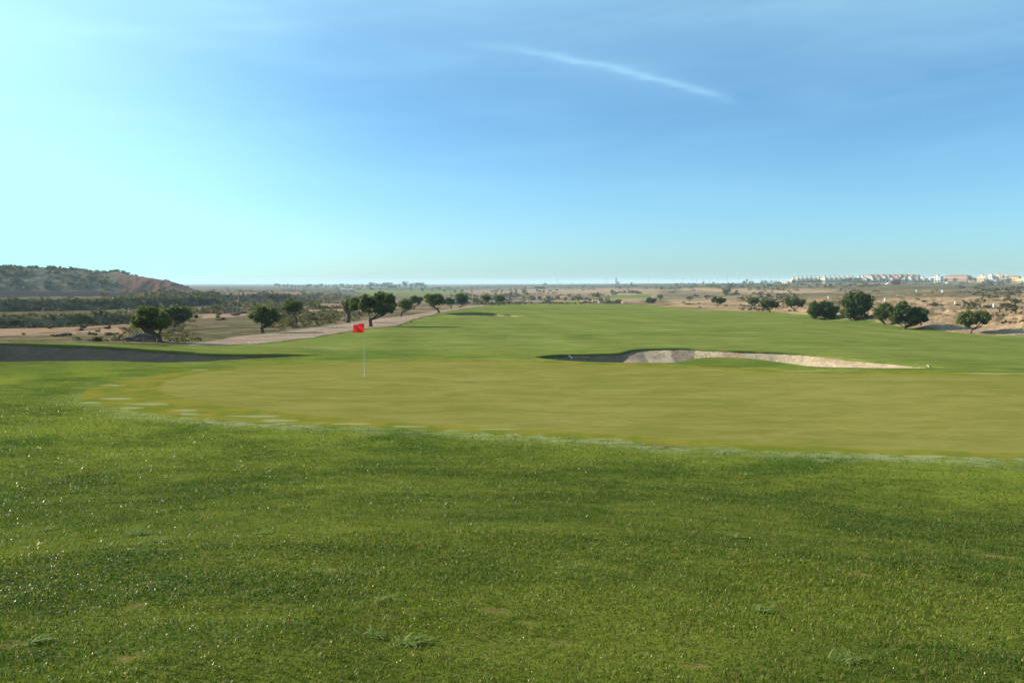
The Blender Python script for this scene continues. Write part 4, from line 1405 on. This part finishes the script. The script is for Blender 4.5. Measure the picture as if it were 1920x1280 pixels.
# ------------------------------------------------------------------ flag
def build_flag():
    b = ground_pt(683.5, 708)
    root = tag(empty('golf_flag', b), 'red golf flag on a thin white pole in the putting green', 'flag')
    white = plain('pole_paint', (0.55, 0.62, 0.64), 0.35, 0.05)
    redm, t = new_mat('red_cloth')
    pos = t.n('ShaderNodeTexCoord').outputs['Object']
    c = t.mix(t.noise(pos, 9.0, 3.0), (0.76, 0.012, 0.016), (0.88, 0.028, 0.030))
    d = t.n('ShaderNodeBsdfPrincipled', ins={'Base Color': c, 'Roughness': 0.5, 'Specular IOR Level': 0.4})
    tr = t.n('ShaderNodeBsdfTranslucent', ins={0: c})
    t.n('ShaderNodeOutputMaterial', ins={0: t.n('ShaderNodeMixShader', ins={0: 0.35, 1: d.outputs[0], 2: tr.outputs[0]}).outputs[0]})
    s = b.y / F
    H = 103 * s
    MB().tube([(0, 0, -0.15), (0, 0, 0.3), (0, 0, H)], [.007, .0062, .005], 10).build('flag_pole', white, root, smooth=True)
    MB().tube([(0, 0, H - .002), (0, 0, H + .012), (0, 0, H + .018)], [.010, .010, .003], 10).build('pole_tip', white, root, smooth=True)
    # cup in the turf
    cup = MB(); n = 20; R = .054
    for k in range(n):
        a = 2 * math.pi * k / n
        for rad, z in ((R + .006, .004), (R, .006), (R, -.10)):
            cup.v.append((rad * math.cos(a), rad * math.sin(a), z))
    for k in range(n):
        k2 = (k + 1) % n
        for q in range(2):
            cup.f.append((k * 3 + q, k2 * 3 + q, k2 * 3 + q + 1, k * 3 + q + 1))
    cup.f.append(tuple(k * 3 + 2 for k in range(n)))
    cup.build('cup', plain('cup_plastic', (0.05, 0.05, 0.05), 0.6), root)
    # cloth: hangs to the left with one diagonal fold
    nu, nv = 26, 20
    Wf, Hf = 23.0 * s, 17.0 * s
    V = []
    for i in range(nu):
        u = i / (nu - 1)
        for j in range(nv):
            v = j / (nv - 1)
            x = -Wf * u * (1 - 0.10 * (1 - v)) 
            z = H - 0.01 - Hf * v - 0.075 * u ** 1.4 * (1 - v) - 0.015 * u * v
            q = (u * 1.0 + v * 0.85)                     # distance along the diagonal
            y = -0.085 * math.exp(-((q - .80) / .17) ** 2) * (0.25 + .75 * u) + 0.05 * math.sin(q * 5.2) * u + 0.10 * u * u
            V.append((x, y, z))
    Q = [(i * nv + j, i * nv + j + 1, (i + 1) * nv + j + 1, (i + 1) * nv + j) for i in range(nu - 1) for j in range(nv - 1)]
    fl = link('flag', mesh_np('flag', np.array(V), Q), redm, root)
    sl = MB().tube([(0, 0, H - Hf - .012), (0, 0, H - .004)], .013, 10)
    sl.build('sleeve', redm, root, smooth=True)


build_flag()

# ------------------------------------------------------------------ rakes in the bunker
bpy.context.view_layer.update()
M_WOOD = plain('rake_wood', (0.62, 0.42, 0.16), 0.6, 0.2)
M_YEL = plain('rake_yellow', (0.62, 0.40, 0.06), 0.5, 0.1)
M_GREYP = plain('rake_head_grey', (0.55, 0.52, 0.48), 0.6, 0.1)


def sight(px, py):
    """first surface of the built scene that the pixel sees"""
    dg = bpy.context.evaluated_depsgraph_get()
    d = Vector(ray(px, py)).normalized()
    ok, loc, nrm, idx, ob, mt = SC.ray_cast(dg, Vector((0, 0, ZC)), d)
    return loc


def build_rake(h0, h1, end, label, mat):
    a, b, e = sight(*h0), sight(*h1), sight(*end)
    m = (a + b) / 2
    root = tag(empty('bunker_rake', m), label, 'rake', 'bunker rakes')
    L = e - m
    if L.length > 1.9: L = L.normalized() * 1.9
    hd = (b - a)
    if hd.length > .7: hd = hd.normalized() * .7
    up = Vector((0, 0, .035))
    MB().tube([tuple(up), tuple(L * .5 + up * 1.4), tuple(L + up)], .016, 8).build('handle', mat, root, smooth=True)
    MB().tube([tuple(-hd / 2 + up), tuple(hd / 2 + up)], .028, 8).build('head', M_GREYP, root)
    for k in range(9):
        q = -hd / 2 + hd * (k + .5) / 9
        MB().tube([tuple(q + up), tuple(q + Vector((0, 0, -.03)))], .008, 5).build('tooth', M_GREYP, root)


build_rake((1066.5, 667), (1073, 673), (1104, 670.5), 'wooden rake with a pale head lying in the shaded bunker end', M_WOOD)
build_rake((1738, 686.5), (1742, 687.5), (1706, 691), 'yellow handled rake on the bright sand at the narrow bunker end', M_YEL)

# ------------------------------------------------------------------ boulder
def build_boulder():
    b = ground_pt(262, 640)
    s = b.y / F
    n1, n2 = 40, 18
    V = []; g = np.random.default_rng(4)
    for j in range(n2):
        ph = (j / (n2 - 1)) * math.pi / 2 * 1.15 - .15
        for i in range(n1):
            a = 2 * math.pi * i / n1
            V.append((math.cos(ph) * math.cos(a), math.cos(ph) * math.sin(a), math.sin(ph)))
    V = np.array(V)
    k = 1 + .30 * fbm(V[:, 0] * 1.6 + 5, V[:, 1] * 1.6 + V[:, 2] * 2, 4, 61)
    V = V * k[:, None] * np.array([35 * s, 20 * s, 15 * s])
    Q = [(j * n1 + i, j * n1 + (i + 1) % n1, (j + 1) * n1 + (i + 1) % n1, (j + 1) * n1 + i) for j in range(n2 - 1) for i in range(n1)]
    m, t = new_mat('boulder_rock')
    pos = t.n('ShaderNodeTexCoord').outputs['Object']
    n = t.noise(pos, 2.5, 6.0, 0.7)
    finish(t, t.mix(n, (0.050, 0.038, 0.033), (0.150, 0.122, 0.105)), 0.95, 0.0, n, 0.25, 0.9)
    tag(link('boulder', mesh_np('boulder', V, Q), m, None, b), 'low grey dome shaped boulder behind the left bunker', 'rock')


build_boulder()
M_STONE = plain('pale_stone', (0.36, 0.25, 0.16), 0.9, 0.3, 2.0, 0.1, 0.05)


def stone(px, row, wpx, hpx, label, group=None):
    b = ground_pt(px, row); s = b.y / F
    g = np.random.default_rng(int(px * 7 + row))
    n1, n2 = 9, 5
    V = []
    for j in range(n2):
        ph = j / (n2 - 1) * math.pi / 2 - .1
        for i in range(n1):
            a = 2 * math.pi * i / n1
            q = g.uniform(.8, 1.15)
            V.append((math.cos(ph) * math.cos(a) * q * wpx * s / 2, math.cos(ph) * math.sin(a) * q * wpx * s / 2, math.sin(ph) * hpx * s * q))
    Q = [(j * n1 + i, j * n1 + (i + 1) % n1, (j + 1) * n1 + (i + 1) % n1, (j + 1) * n1 + i) for j in range(n2 - 1) for i in range(n1)]
    tag(link('stone', mesh_np('stone', np.array(V), Q, None, False), M_STONE, None, b), label, 'rock', group)


stone(291, 637, 8, 4, 'small pale stone against the right side of the grey boulder')
stone(1552, 598.5, 7, 3, 'pale stone at the foot of the dense dark bush')
stone(1083, 569.5, 3, 3.5, 'small white stone at the far fairway end')
for i, (px, row) in enumerate(sorted([(1170, 569), (1098, 567), (1130, 567), (1114, 566.5), (1147, 566)])):
    stone(px, row, rr.uniform(12, 22), rr.uniform(3, 6), '%s from the left of the earth heaps past the fairway end' % ORD[i], 'earth heaps past the fairway end')

# ------------------------------------------------------------------ marker posts
M_WHITE = plain('white_paint', (0.74, 0.73, 0.70), 0.6, 0.08)


def post(px, row, hpx, wpx, label):
    b = ground_pt(px, row); s = b.y / F
    root = tag(empty('marker_post', b), label, 'post', 'white marker posts on the right slope')
    wv, h = wpx * s * .38, hpx * s * .9
    MB().box(-wv, wv, -wv, wv, -0.2, h * .9).build('shaft', M_WHITE, root)
    c = MB(); c.hip(-wv, wv, -wv, wv, h * .9 + .002, h * .1, 0.03, 0.45).build('cap', M_WHITE, root)


for a in [(1863, 575.5, 10, 2.6, 'nearest and tallest white post, far right on the sand terrace'), (1791, 567.5, 6.5, 2.2, 'white post beside the dark purple shrub'),
          (1767, 550.5, 5, 2.6, 'short broad white post at the dark hedge line'), (1659, 564, 7, 2.4, 'white post just above the mid green tree'),
          (1553, 559, 6, 1.6, 'slender white post above the dense dark bush'), (1485, 558, 5, 1.6, 'white post above the sparse ragged tree'),
          (1718, 549, 5, 1.4, 'faint white post between the red lorry and the hedge')]:
    post(*a)

# ------------------------------------------------------------------ buildings
def wallmat(name, c):
    return plain(name, c, 0.85, 0.10, 0.8, 0.1)


WALL = dict(cream=wallmat('cream_render', (0.56, 0.48, 0.36)), white=wallmat('white_render', (0.52, 0.50, 0.45)), pink=wallmat('pink_render', (0.46, 0.35, 0.29)),
            orange=wallmat('orange_render', (0.52, 0.35, 0.20)), yellow=wallmat('yellow_render', (0.52, 0.45, 0.20)), brown=wallmat('brown_render', (0.34, 0.225, 0.165)),
            red=wallmat('dark_red_wall', (0.16, 0.06, 0.05)), dark=wallmat('dark_shed', (0.07, 0.05, 0.045)), terra=wallmat('terracotta', (0.32, 0.17, 0.12)))
ROOF = plain('roof_tile', (0.27, 0.17, 0.13), 0.9, 0.25, 1.5, 0.1)
ROOF2 = plain('flat_roof', (0.42, 0.33, 0.26), 0.9, 0.15, 1.0, 0.1)
GLASS = plain('window_glass', (0.035, 0.045, 0.055), 0.15, 0.2, 1.0, 0.5)
DOORM = plain('door_wood', (0.16, 0.09, 0.05), 0.6, 0.2)


def house(px, Y, wv, h, wall, roof, label, group=None, turret=0, d=8.0, seed=0, arches=False, name='house'):
    g = random.Random(seed)
    p = at(px, Y)
    z = min(zl1(p[0] - wv / 2, p[1]), zl1(p[0] + wv / 2, p[1])) - 0.2
    az_ = math.atan2(p[0], p[1])
    root = tag(empty(name, (p[0], p[1], z), -0.8 + g.uniform(-.12, .12)), label, 'house', group)
    wl = MB().box(-wv / 2, wv / 2, 0, d, 0, h)
    wl.build('wall', WALL[wall], root)
    if roof == 'hip':
        MB().hip(-wv / 2, wv / 2, 0, d, h + .003, 1.6, .35, .28).build('roof', ROOF, root)
    else:
        r = MB(); r.box(-wv / 2 - .15, wv / 2 + .15, -.15, d + .15, h + .003, h + .35)
        r.build('roof', ROOF2, root)
    if turret:
        tw = min(2.8, wv * .4); tx = g.uniform(-wv / 2 + tw, wv / 2 - tw) if wv > 2.2 * tw else 0
        tt = MB().box(tx - tw / 2, tx + tw / 2, d * .35, d * .35 + tw, h + .36 if roof != 'hip' else h, h + 2.2).build('stair_turret', WALL[wall], root)
        MB().hip(tx - tw / 2, tx + tw / 2, d * .35, d * .35 + tw, h + 2.204, .9, .2, .5).build('turret_roof', ROOF, tt)
    else:
        cx_ = g.uniform(-wv * .3, wv * .3)
        MB().box(cx_ - .35, cx_ + .35, d * .4, d * .4 + .7, h + .3, h + 2.0).build('chimney', WALL[wall], root)
    st = max(1, int(h // 2.9)); nx = max(1, int(wv // 2.6))
    for f in range(st):
        for k in range(nx):
            x = -wv / 2 + wv * (k + .5) / nx
            z0 = f * 2.9 + (0.9 if f or k else 0.02)
            if f == 0 and k == 0:
                MB().box(x - .5, x + .5, -.06, .05, 0.1, 2.15).build('door', DOORM, root)
            else:
                MB().box(x - .6, x + .6, -.05, .05, z0, z0 + 1.35).build('window', GLASS, root)
    if h > 5:
        MB().box(-wv / 2 + .3, wv / 2 - .3, -1.1, -.003, 2.75, 2.95).build('balcony', WALL[wall], root)
    MB().box(-.06, .06, d + .005, d + .2, -1.5, .3).build('footing', WALL[wall], root)
    return root


G1, G2, G3, G4 = 'cream row houses at the left end of the estate', 'white row houses in the middle of the estate', 'pink roofed houses of the high rear row', 'pale houses of the front row'
k = 0
house(1470, 905, 6, 2.6, 'cream', 'flat', 'low cream outbuilding at the left end of the estate', seed=1)
for i, px in enumerate(range(1482, 1534, 8)):
    house(px, 900, 4.7, 5.6 if px > 1484 else 4.4, 'cream' if px != 1514 else 'pink', 'flat', '%s house from the left in the cream row at the left end of the estate' % ORD[i] if px != 1514 else 'pinkish house among the cream row at the left end of the estate', G1 if px != 1514 else None, 1, seed=px)
for i, px in enumerate(range(1541, 1618, 9)):
    cc = 'white' if (px // 9) % 3 else 'cream'
    house(px, 895, 5.3, 5.7, cc, 'flat', '%s house from the left, a %s one, in the turreted middle row of the estate' % (ORD[i], cc), G2, 1, seed=px)
for i, px in enumerate(range(1626, 1722, 11)):
    house(px, 960, 6.6, 8.6, 'pink', 'hip', '%s pink tiled house from the left in the high rear row of the estate' % ORD[i], G3, 0, seed=px)
for i, px in enumerate(range(1617, 1742, 12)):
    cc = ('white', 'pink', 'cream')[(px // 12) % 3]
    house(px, 893, 6.4, 4.6, cc, 'hip' if cc == 'pink' else 'flat', '%s low house from the left, a %s one, in front of the pink row' % (ORD[i], cc), G4, (px // 12) % 2, seed=px)
house(1752, 900, 10, 6.4, 'white', 'flat', 'bluish white flat roofed block standing apart in the estate', None, 1, seed=3)
house(1790, 930, 24, 8.6, 'brown', 'hip', 'wide brown apartment block with a tiled roof in the estate', None, 0, 12, seed=4)
house(1768, 945, 6, 7.0, 'pink', 'hip', 'pink house against the left side of the wide brown block', None, 0, seed=14)
house(1828, 885, 15, 5.0, 'orange', 'flat', 'orange block in front of the cream turreted houses', None, 0, seed=5)
house(1843, 880, 5, 4.8, 'terra', 'flat', 'small terracotta cube house right of the orange block', None, 0, seed=6)
house(1838, 930, 9, 8.2, 'cream', 'flat', 'tall cream turreted house behind the orange block', None, 1, seed=7)
house(1851, 925, 7, 9.0, 'white', 'flat', 'tall white turreted house right of the cream one', None, 1, seed=8)
house(1868, 922, 9, 9.2, 'orange', 'flat', 'tall orange turreted house near the right edge', None, 1, seed=9)
house(1858, 882, 8, 3.6, 'white', 'flat', 'low white house in front of the tall orange one', None, 0, seed=10)
house(1876, 880, 6, 3.6, 'pink', 'hip', 'low pink house right of the low white one', None, 0, seed=11)
house(1896, 915, 12, 7.8, 'orange', 'hip', 'broad orange house with a tiled roof near the right edge', None, 0, seed=12)
house(1883, 940, 4, 9.0, 'white', 'flat', 'narrow white tower house beside the broad orange house', None, 1, seed=15)
house(1914, 885, 10, 5.2, 'yellow', 'flat', 'yellow house at the right edge of the picture', None, 1, seed=13)

# white tower on the skyline
p = at(1155, 1900); z = zl1(*p) - .3
root = tag(empty('tower_building', (p[0], p[1], z)), 'pale square tower with a low block on the skyline', 'tower')
MB().box(-2.6, 1.4, 0, 4, 0, 13.6).build('tower_shaft', WALL['cream'], root)
MB().box(-2.9, 1.7, -.3, 4.3, 13.604, 14.2).build('tower_cap', WALL['cream'], root)
MB().box(1.404, 7.0, -.5, 6, 0, 5.6).build('low_block', WALL['cream'], root)
MB().box(1.2, 7.2, -.7, 6.2, 5.604, 6.1).build('block_roof', ROOF2, root)
for zz in (4, 8, 11.4):
    MB().box(-1.1, -.1, -.06, .05, zz, zz + 1.4).build('window', GLASS, root)
MB().box(3, 5.2, -.56, -.45, 1.6, 3.6).build('window', GLASS, root)
MB().box(-.5, .5, 4.01, 4.2, -2, .2).build('footing', WALL['cream'], root)

# long white building, small white tower, red farmhouse, shed
def long_building(px, Y, wv, h, wall, roofm, label, cat, nwin, name):
    p = at(px, Y); z = zl1(*p) - .2
    root = tag(empty(name, (p[0], p[1], z)), label, cat)
    MB().box(-wv / 2, wv / 2, 0, 7, -1, h).build('wall', WALL[wall], root)
    MB().hip(-wv / 2, wv / 2, 0, 7, h + .003, h * .22, .4, .06).build('roof', roofm, root)
    for k in range(nwin):
        x = -wv / 2 + wv * (k + .5) / nwin
        MB().box(x - .6, x + .6, -.06, .05, h * .35, h * .35 + 1.1).build('window', GLASS, root)
    return root


long_building(650, 980, 16, 2.6, 'white', ROOF2, 'long low white building with a row of windows on the far left plain', 'building', 6, 'farm_building')
long_building(735, 1420, 16, 6.0, 'red', ROOF, 'dark red farmhouse among the tall hazy trees', 'house', 4, 'farmhouse')
long_building(1012, 1150, 14, 3.2, 'dark', ROOF, 'long dark barn on the far plain left of the tower', 'barn', 3, 'barn')
long_building(992, 1150, 4, 2.0, 'white', ROOF2, 'small white hut beside the long dark barn', 'hut', 1, 'hut')
long_building(696, 1300, 5, 3.0, 'white', ROOF2, 'small white hut below the trees left of the red farmhouse', 'hut', 1, 'hut')
long_building(493, 1300, 5, 3.2, 'white', ROOF2, 'tiny white hut far off behind the red berm', 'hut', 1, 'hut')
p = at(704.5, 1150); z = zl1(*p) - .2
root = tag(empty('minaret', (p[0], p[1], z)), 'slim white tower left of the dark red farmhouse', 'tower')
MB().box(-.9, .9, 0, 1.8, -.5, 6.5).build('shaft', WALL['white'], root)
MB().hip(-.9, .9, 0, 1.8, 6.504, 1.2, .15, .45).build('cap', WALL['white'], root)
MB().box(-.3, .3, -.05, .05, 4.6, 5.5).build('window', GLASS, root)
gt = 'white houses of the hazy far town'
for i, px in enumerate([850, 872, 893, 905, 921, 934, 948, 957, 966, 978, 990, 1001, 1020, 1036, 1050, 1072, 1088, 1104]):
    Y = 3300 + rr.uniform(-200, 300); p = at(px, Y); z = zl1(*p) - .5
    root = tag(empty('far_house', (p[0], p[1], z)), '%s tiny white house from the left in the hazy far town on the horizon' % ORD[i], 'house', gt)
    wv, h = rr.uniform(6, 12), rr.uniform(3, 5)
    MB().box(-wv / 2, wv / 2, 0, 10, -1, h).build('wall', WALL['white'], root)
    MB().hip(-wv / 2, wv / 2, 0, 10, h + .003, 1.5, .3, .2).build('roof', ROOF2, root)

# ------------------------------------------------------------------ vehicles on the right slope
M_RED = plain('lorry_red', (0.32, 0.045, 0.035), 0.5, 0.15)
M_TYRE = plain('tyre', (0.02, 0.02, 0.02), 0.8, 0.1)


def wheel(root, x, y, r):
    MB().tube([(x, y - .15, r), (x, y + .15, r)], r, 12).build('wheel', M_TYRE, root)


def lorry():
    p = at(1679, 640); z = zl1(*p)
    root = tag(empty('lorry', (p[0], p[1], z)), 'red box lorry parked below the housing estate', 'lorry')
    MB().box(-3.0, 3.6, 0, 2.4, 1.0, 3.3).build('cargo_box', M_RED, root)
    MB().box(-4.7, -3.05, .1, 2.3, .6, 2.6).build('cab', M_RED, root)
    MB().box(-4.2, -3.4, .05, .12, 1.6, 2.4).build('window', GLASS, root)
    MB().box(-4.6, 3.5, .5, 1.9, .6, .99).build('chassis', M_TYRE, root)
    for x in (-3.9, 1.6, 2.7):
        wheel(root, x, .15, .5); wheel(root, x, 2.25, .5)


lorry()


def car(px, Y, mat, label):
    p = at(px, Y); z = zl1(*p)
    root = tag(empty('parked_car', (p[0], p[1], z)), label, 'car')
    b = MB()
    prof = [(-2.1, .35), (-2.1, .85), (-1.2, .95), (-.7, 1.42), (.8, 1.45), (1.5, .98), (2.1, .9), (2.1, .35)]
    n = len(prof)
    b.v = [(x, 0, z_) for x, z_ in prof] + [(x, 1.7, z_) for x, z_ in prof]
    b.f = [tuple(range(n)), tuple(reversed(range(n, 2 * n)))] + [(i, i + n, (i + 1) % n + n, (i + 1) % n) for i in range(n)]
    b.build('body', mat, root)
    MB().box(-.65, .75, -.02, .01, .98, 1.36).build('window', GLASS, root)
    for x in (-1.35, 1.3):
        wheel(root, x, .1, .33); wheel(root, x, 1.6, .33)


car(1666, 622, M_WHITE, 'white car parked left of the red lorry')
car(1777, 700, M_WHITE, 'small white car on the slope below the brown block')

# ------------------------------------------------------------------ power poles
M_POLE = plain('grey_pole', (0.22, 0.21, 0.20), 0.8, 0.15)
gp = 'thin power poles along the skyline'
for i, (px, h) in enumerate(sorted([(1045, 13), (1137, 14), (1216, 11), (1262, 12), (1297, 13), (1305, 10), (1318, 10), (1345, 11), (1363, 13), (1384, 12), (1398, 11), (1407, 11), (1424, 13), (1443, 12), (1459, 13), (1280, 11), (1330, 10)])):
    Y = 1350 + rr.uniform(-100, 150); p = at(px, Y); z = zl1(*p)
    root = tag(empty('power_pole', (p[0], p[1], z)), '%s thin power pole from the left along the skyline' % ORD[i], 'pole', gp)
    MB().tube([(0, 0, -.5), (0, 0, h)], [.22, .13], 6).build('shaft', M_POLE, root)
    MB().box(-1.6, 1.6, -.1, .1, h - 1.2, h - 1.0).build('crossarm', M_POLE, root)
    MB().box(-1.1, 1.1, -.1, .1, h - 2.6, h - 2.4).build('crossarm', M_POLE, root)

# ------------------------------------------------------------------ haze
hz = bpy.data.materials.new('haze')
hz.use_nodes = True
t = NT(hz.node_tree)
v = t.n('ShaderNodeVolumePrincipled', ins={'Color': (0.62, 0.80, 0.90), 'Density': 0.0002, 'Anisotropy': 0.0})
t.n('ShaderNodeOutputMaterial', ins={'Volume': v.outputs[0]})
tag(MB().box(-9800, 9800, -9800, 9800, -26, 26).build('haze', hz), 'thin pale blue haze over the far plain', None, None, 'stuff')
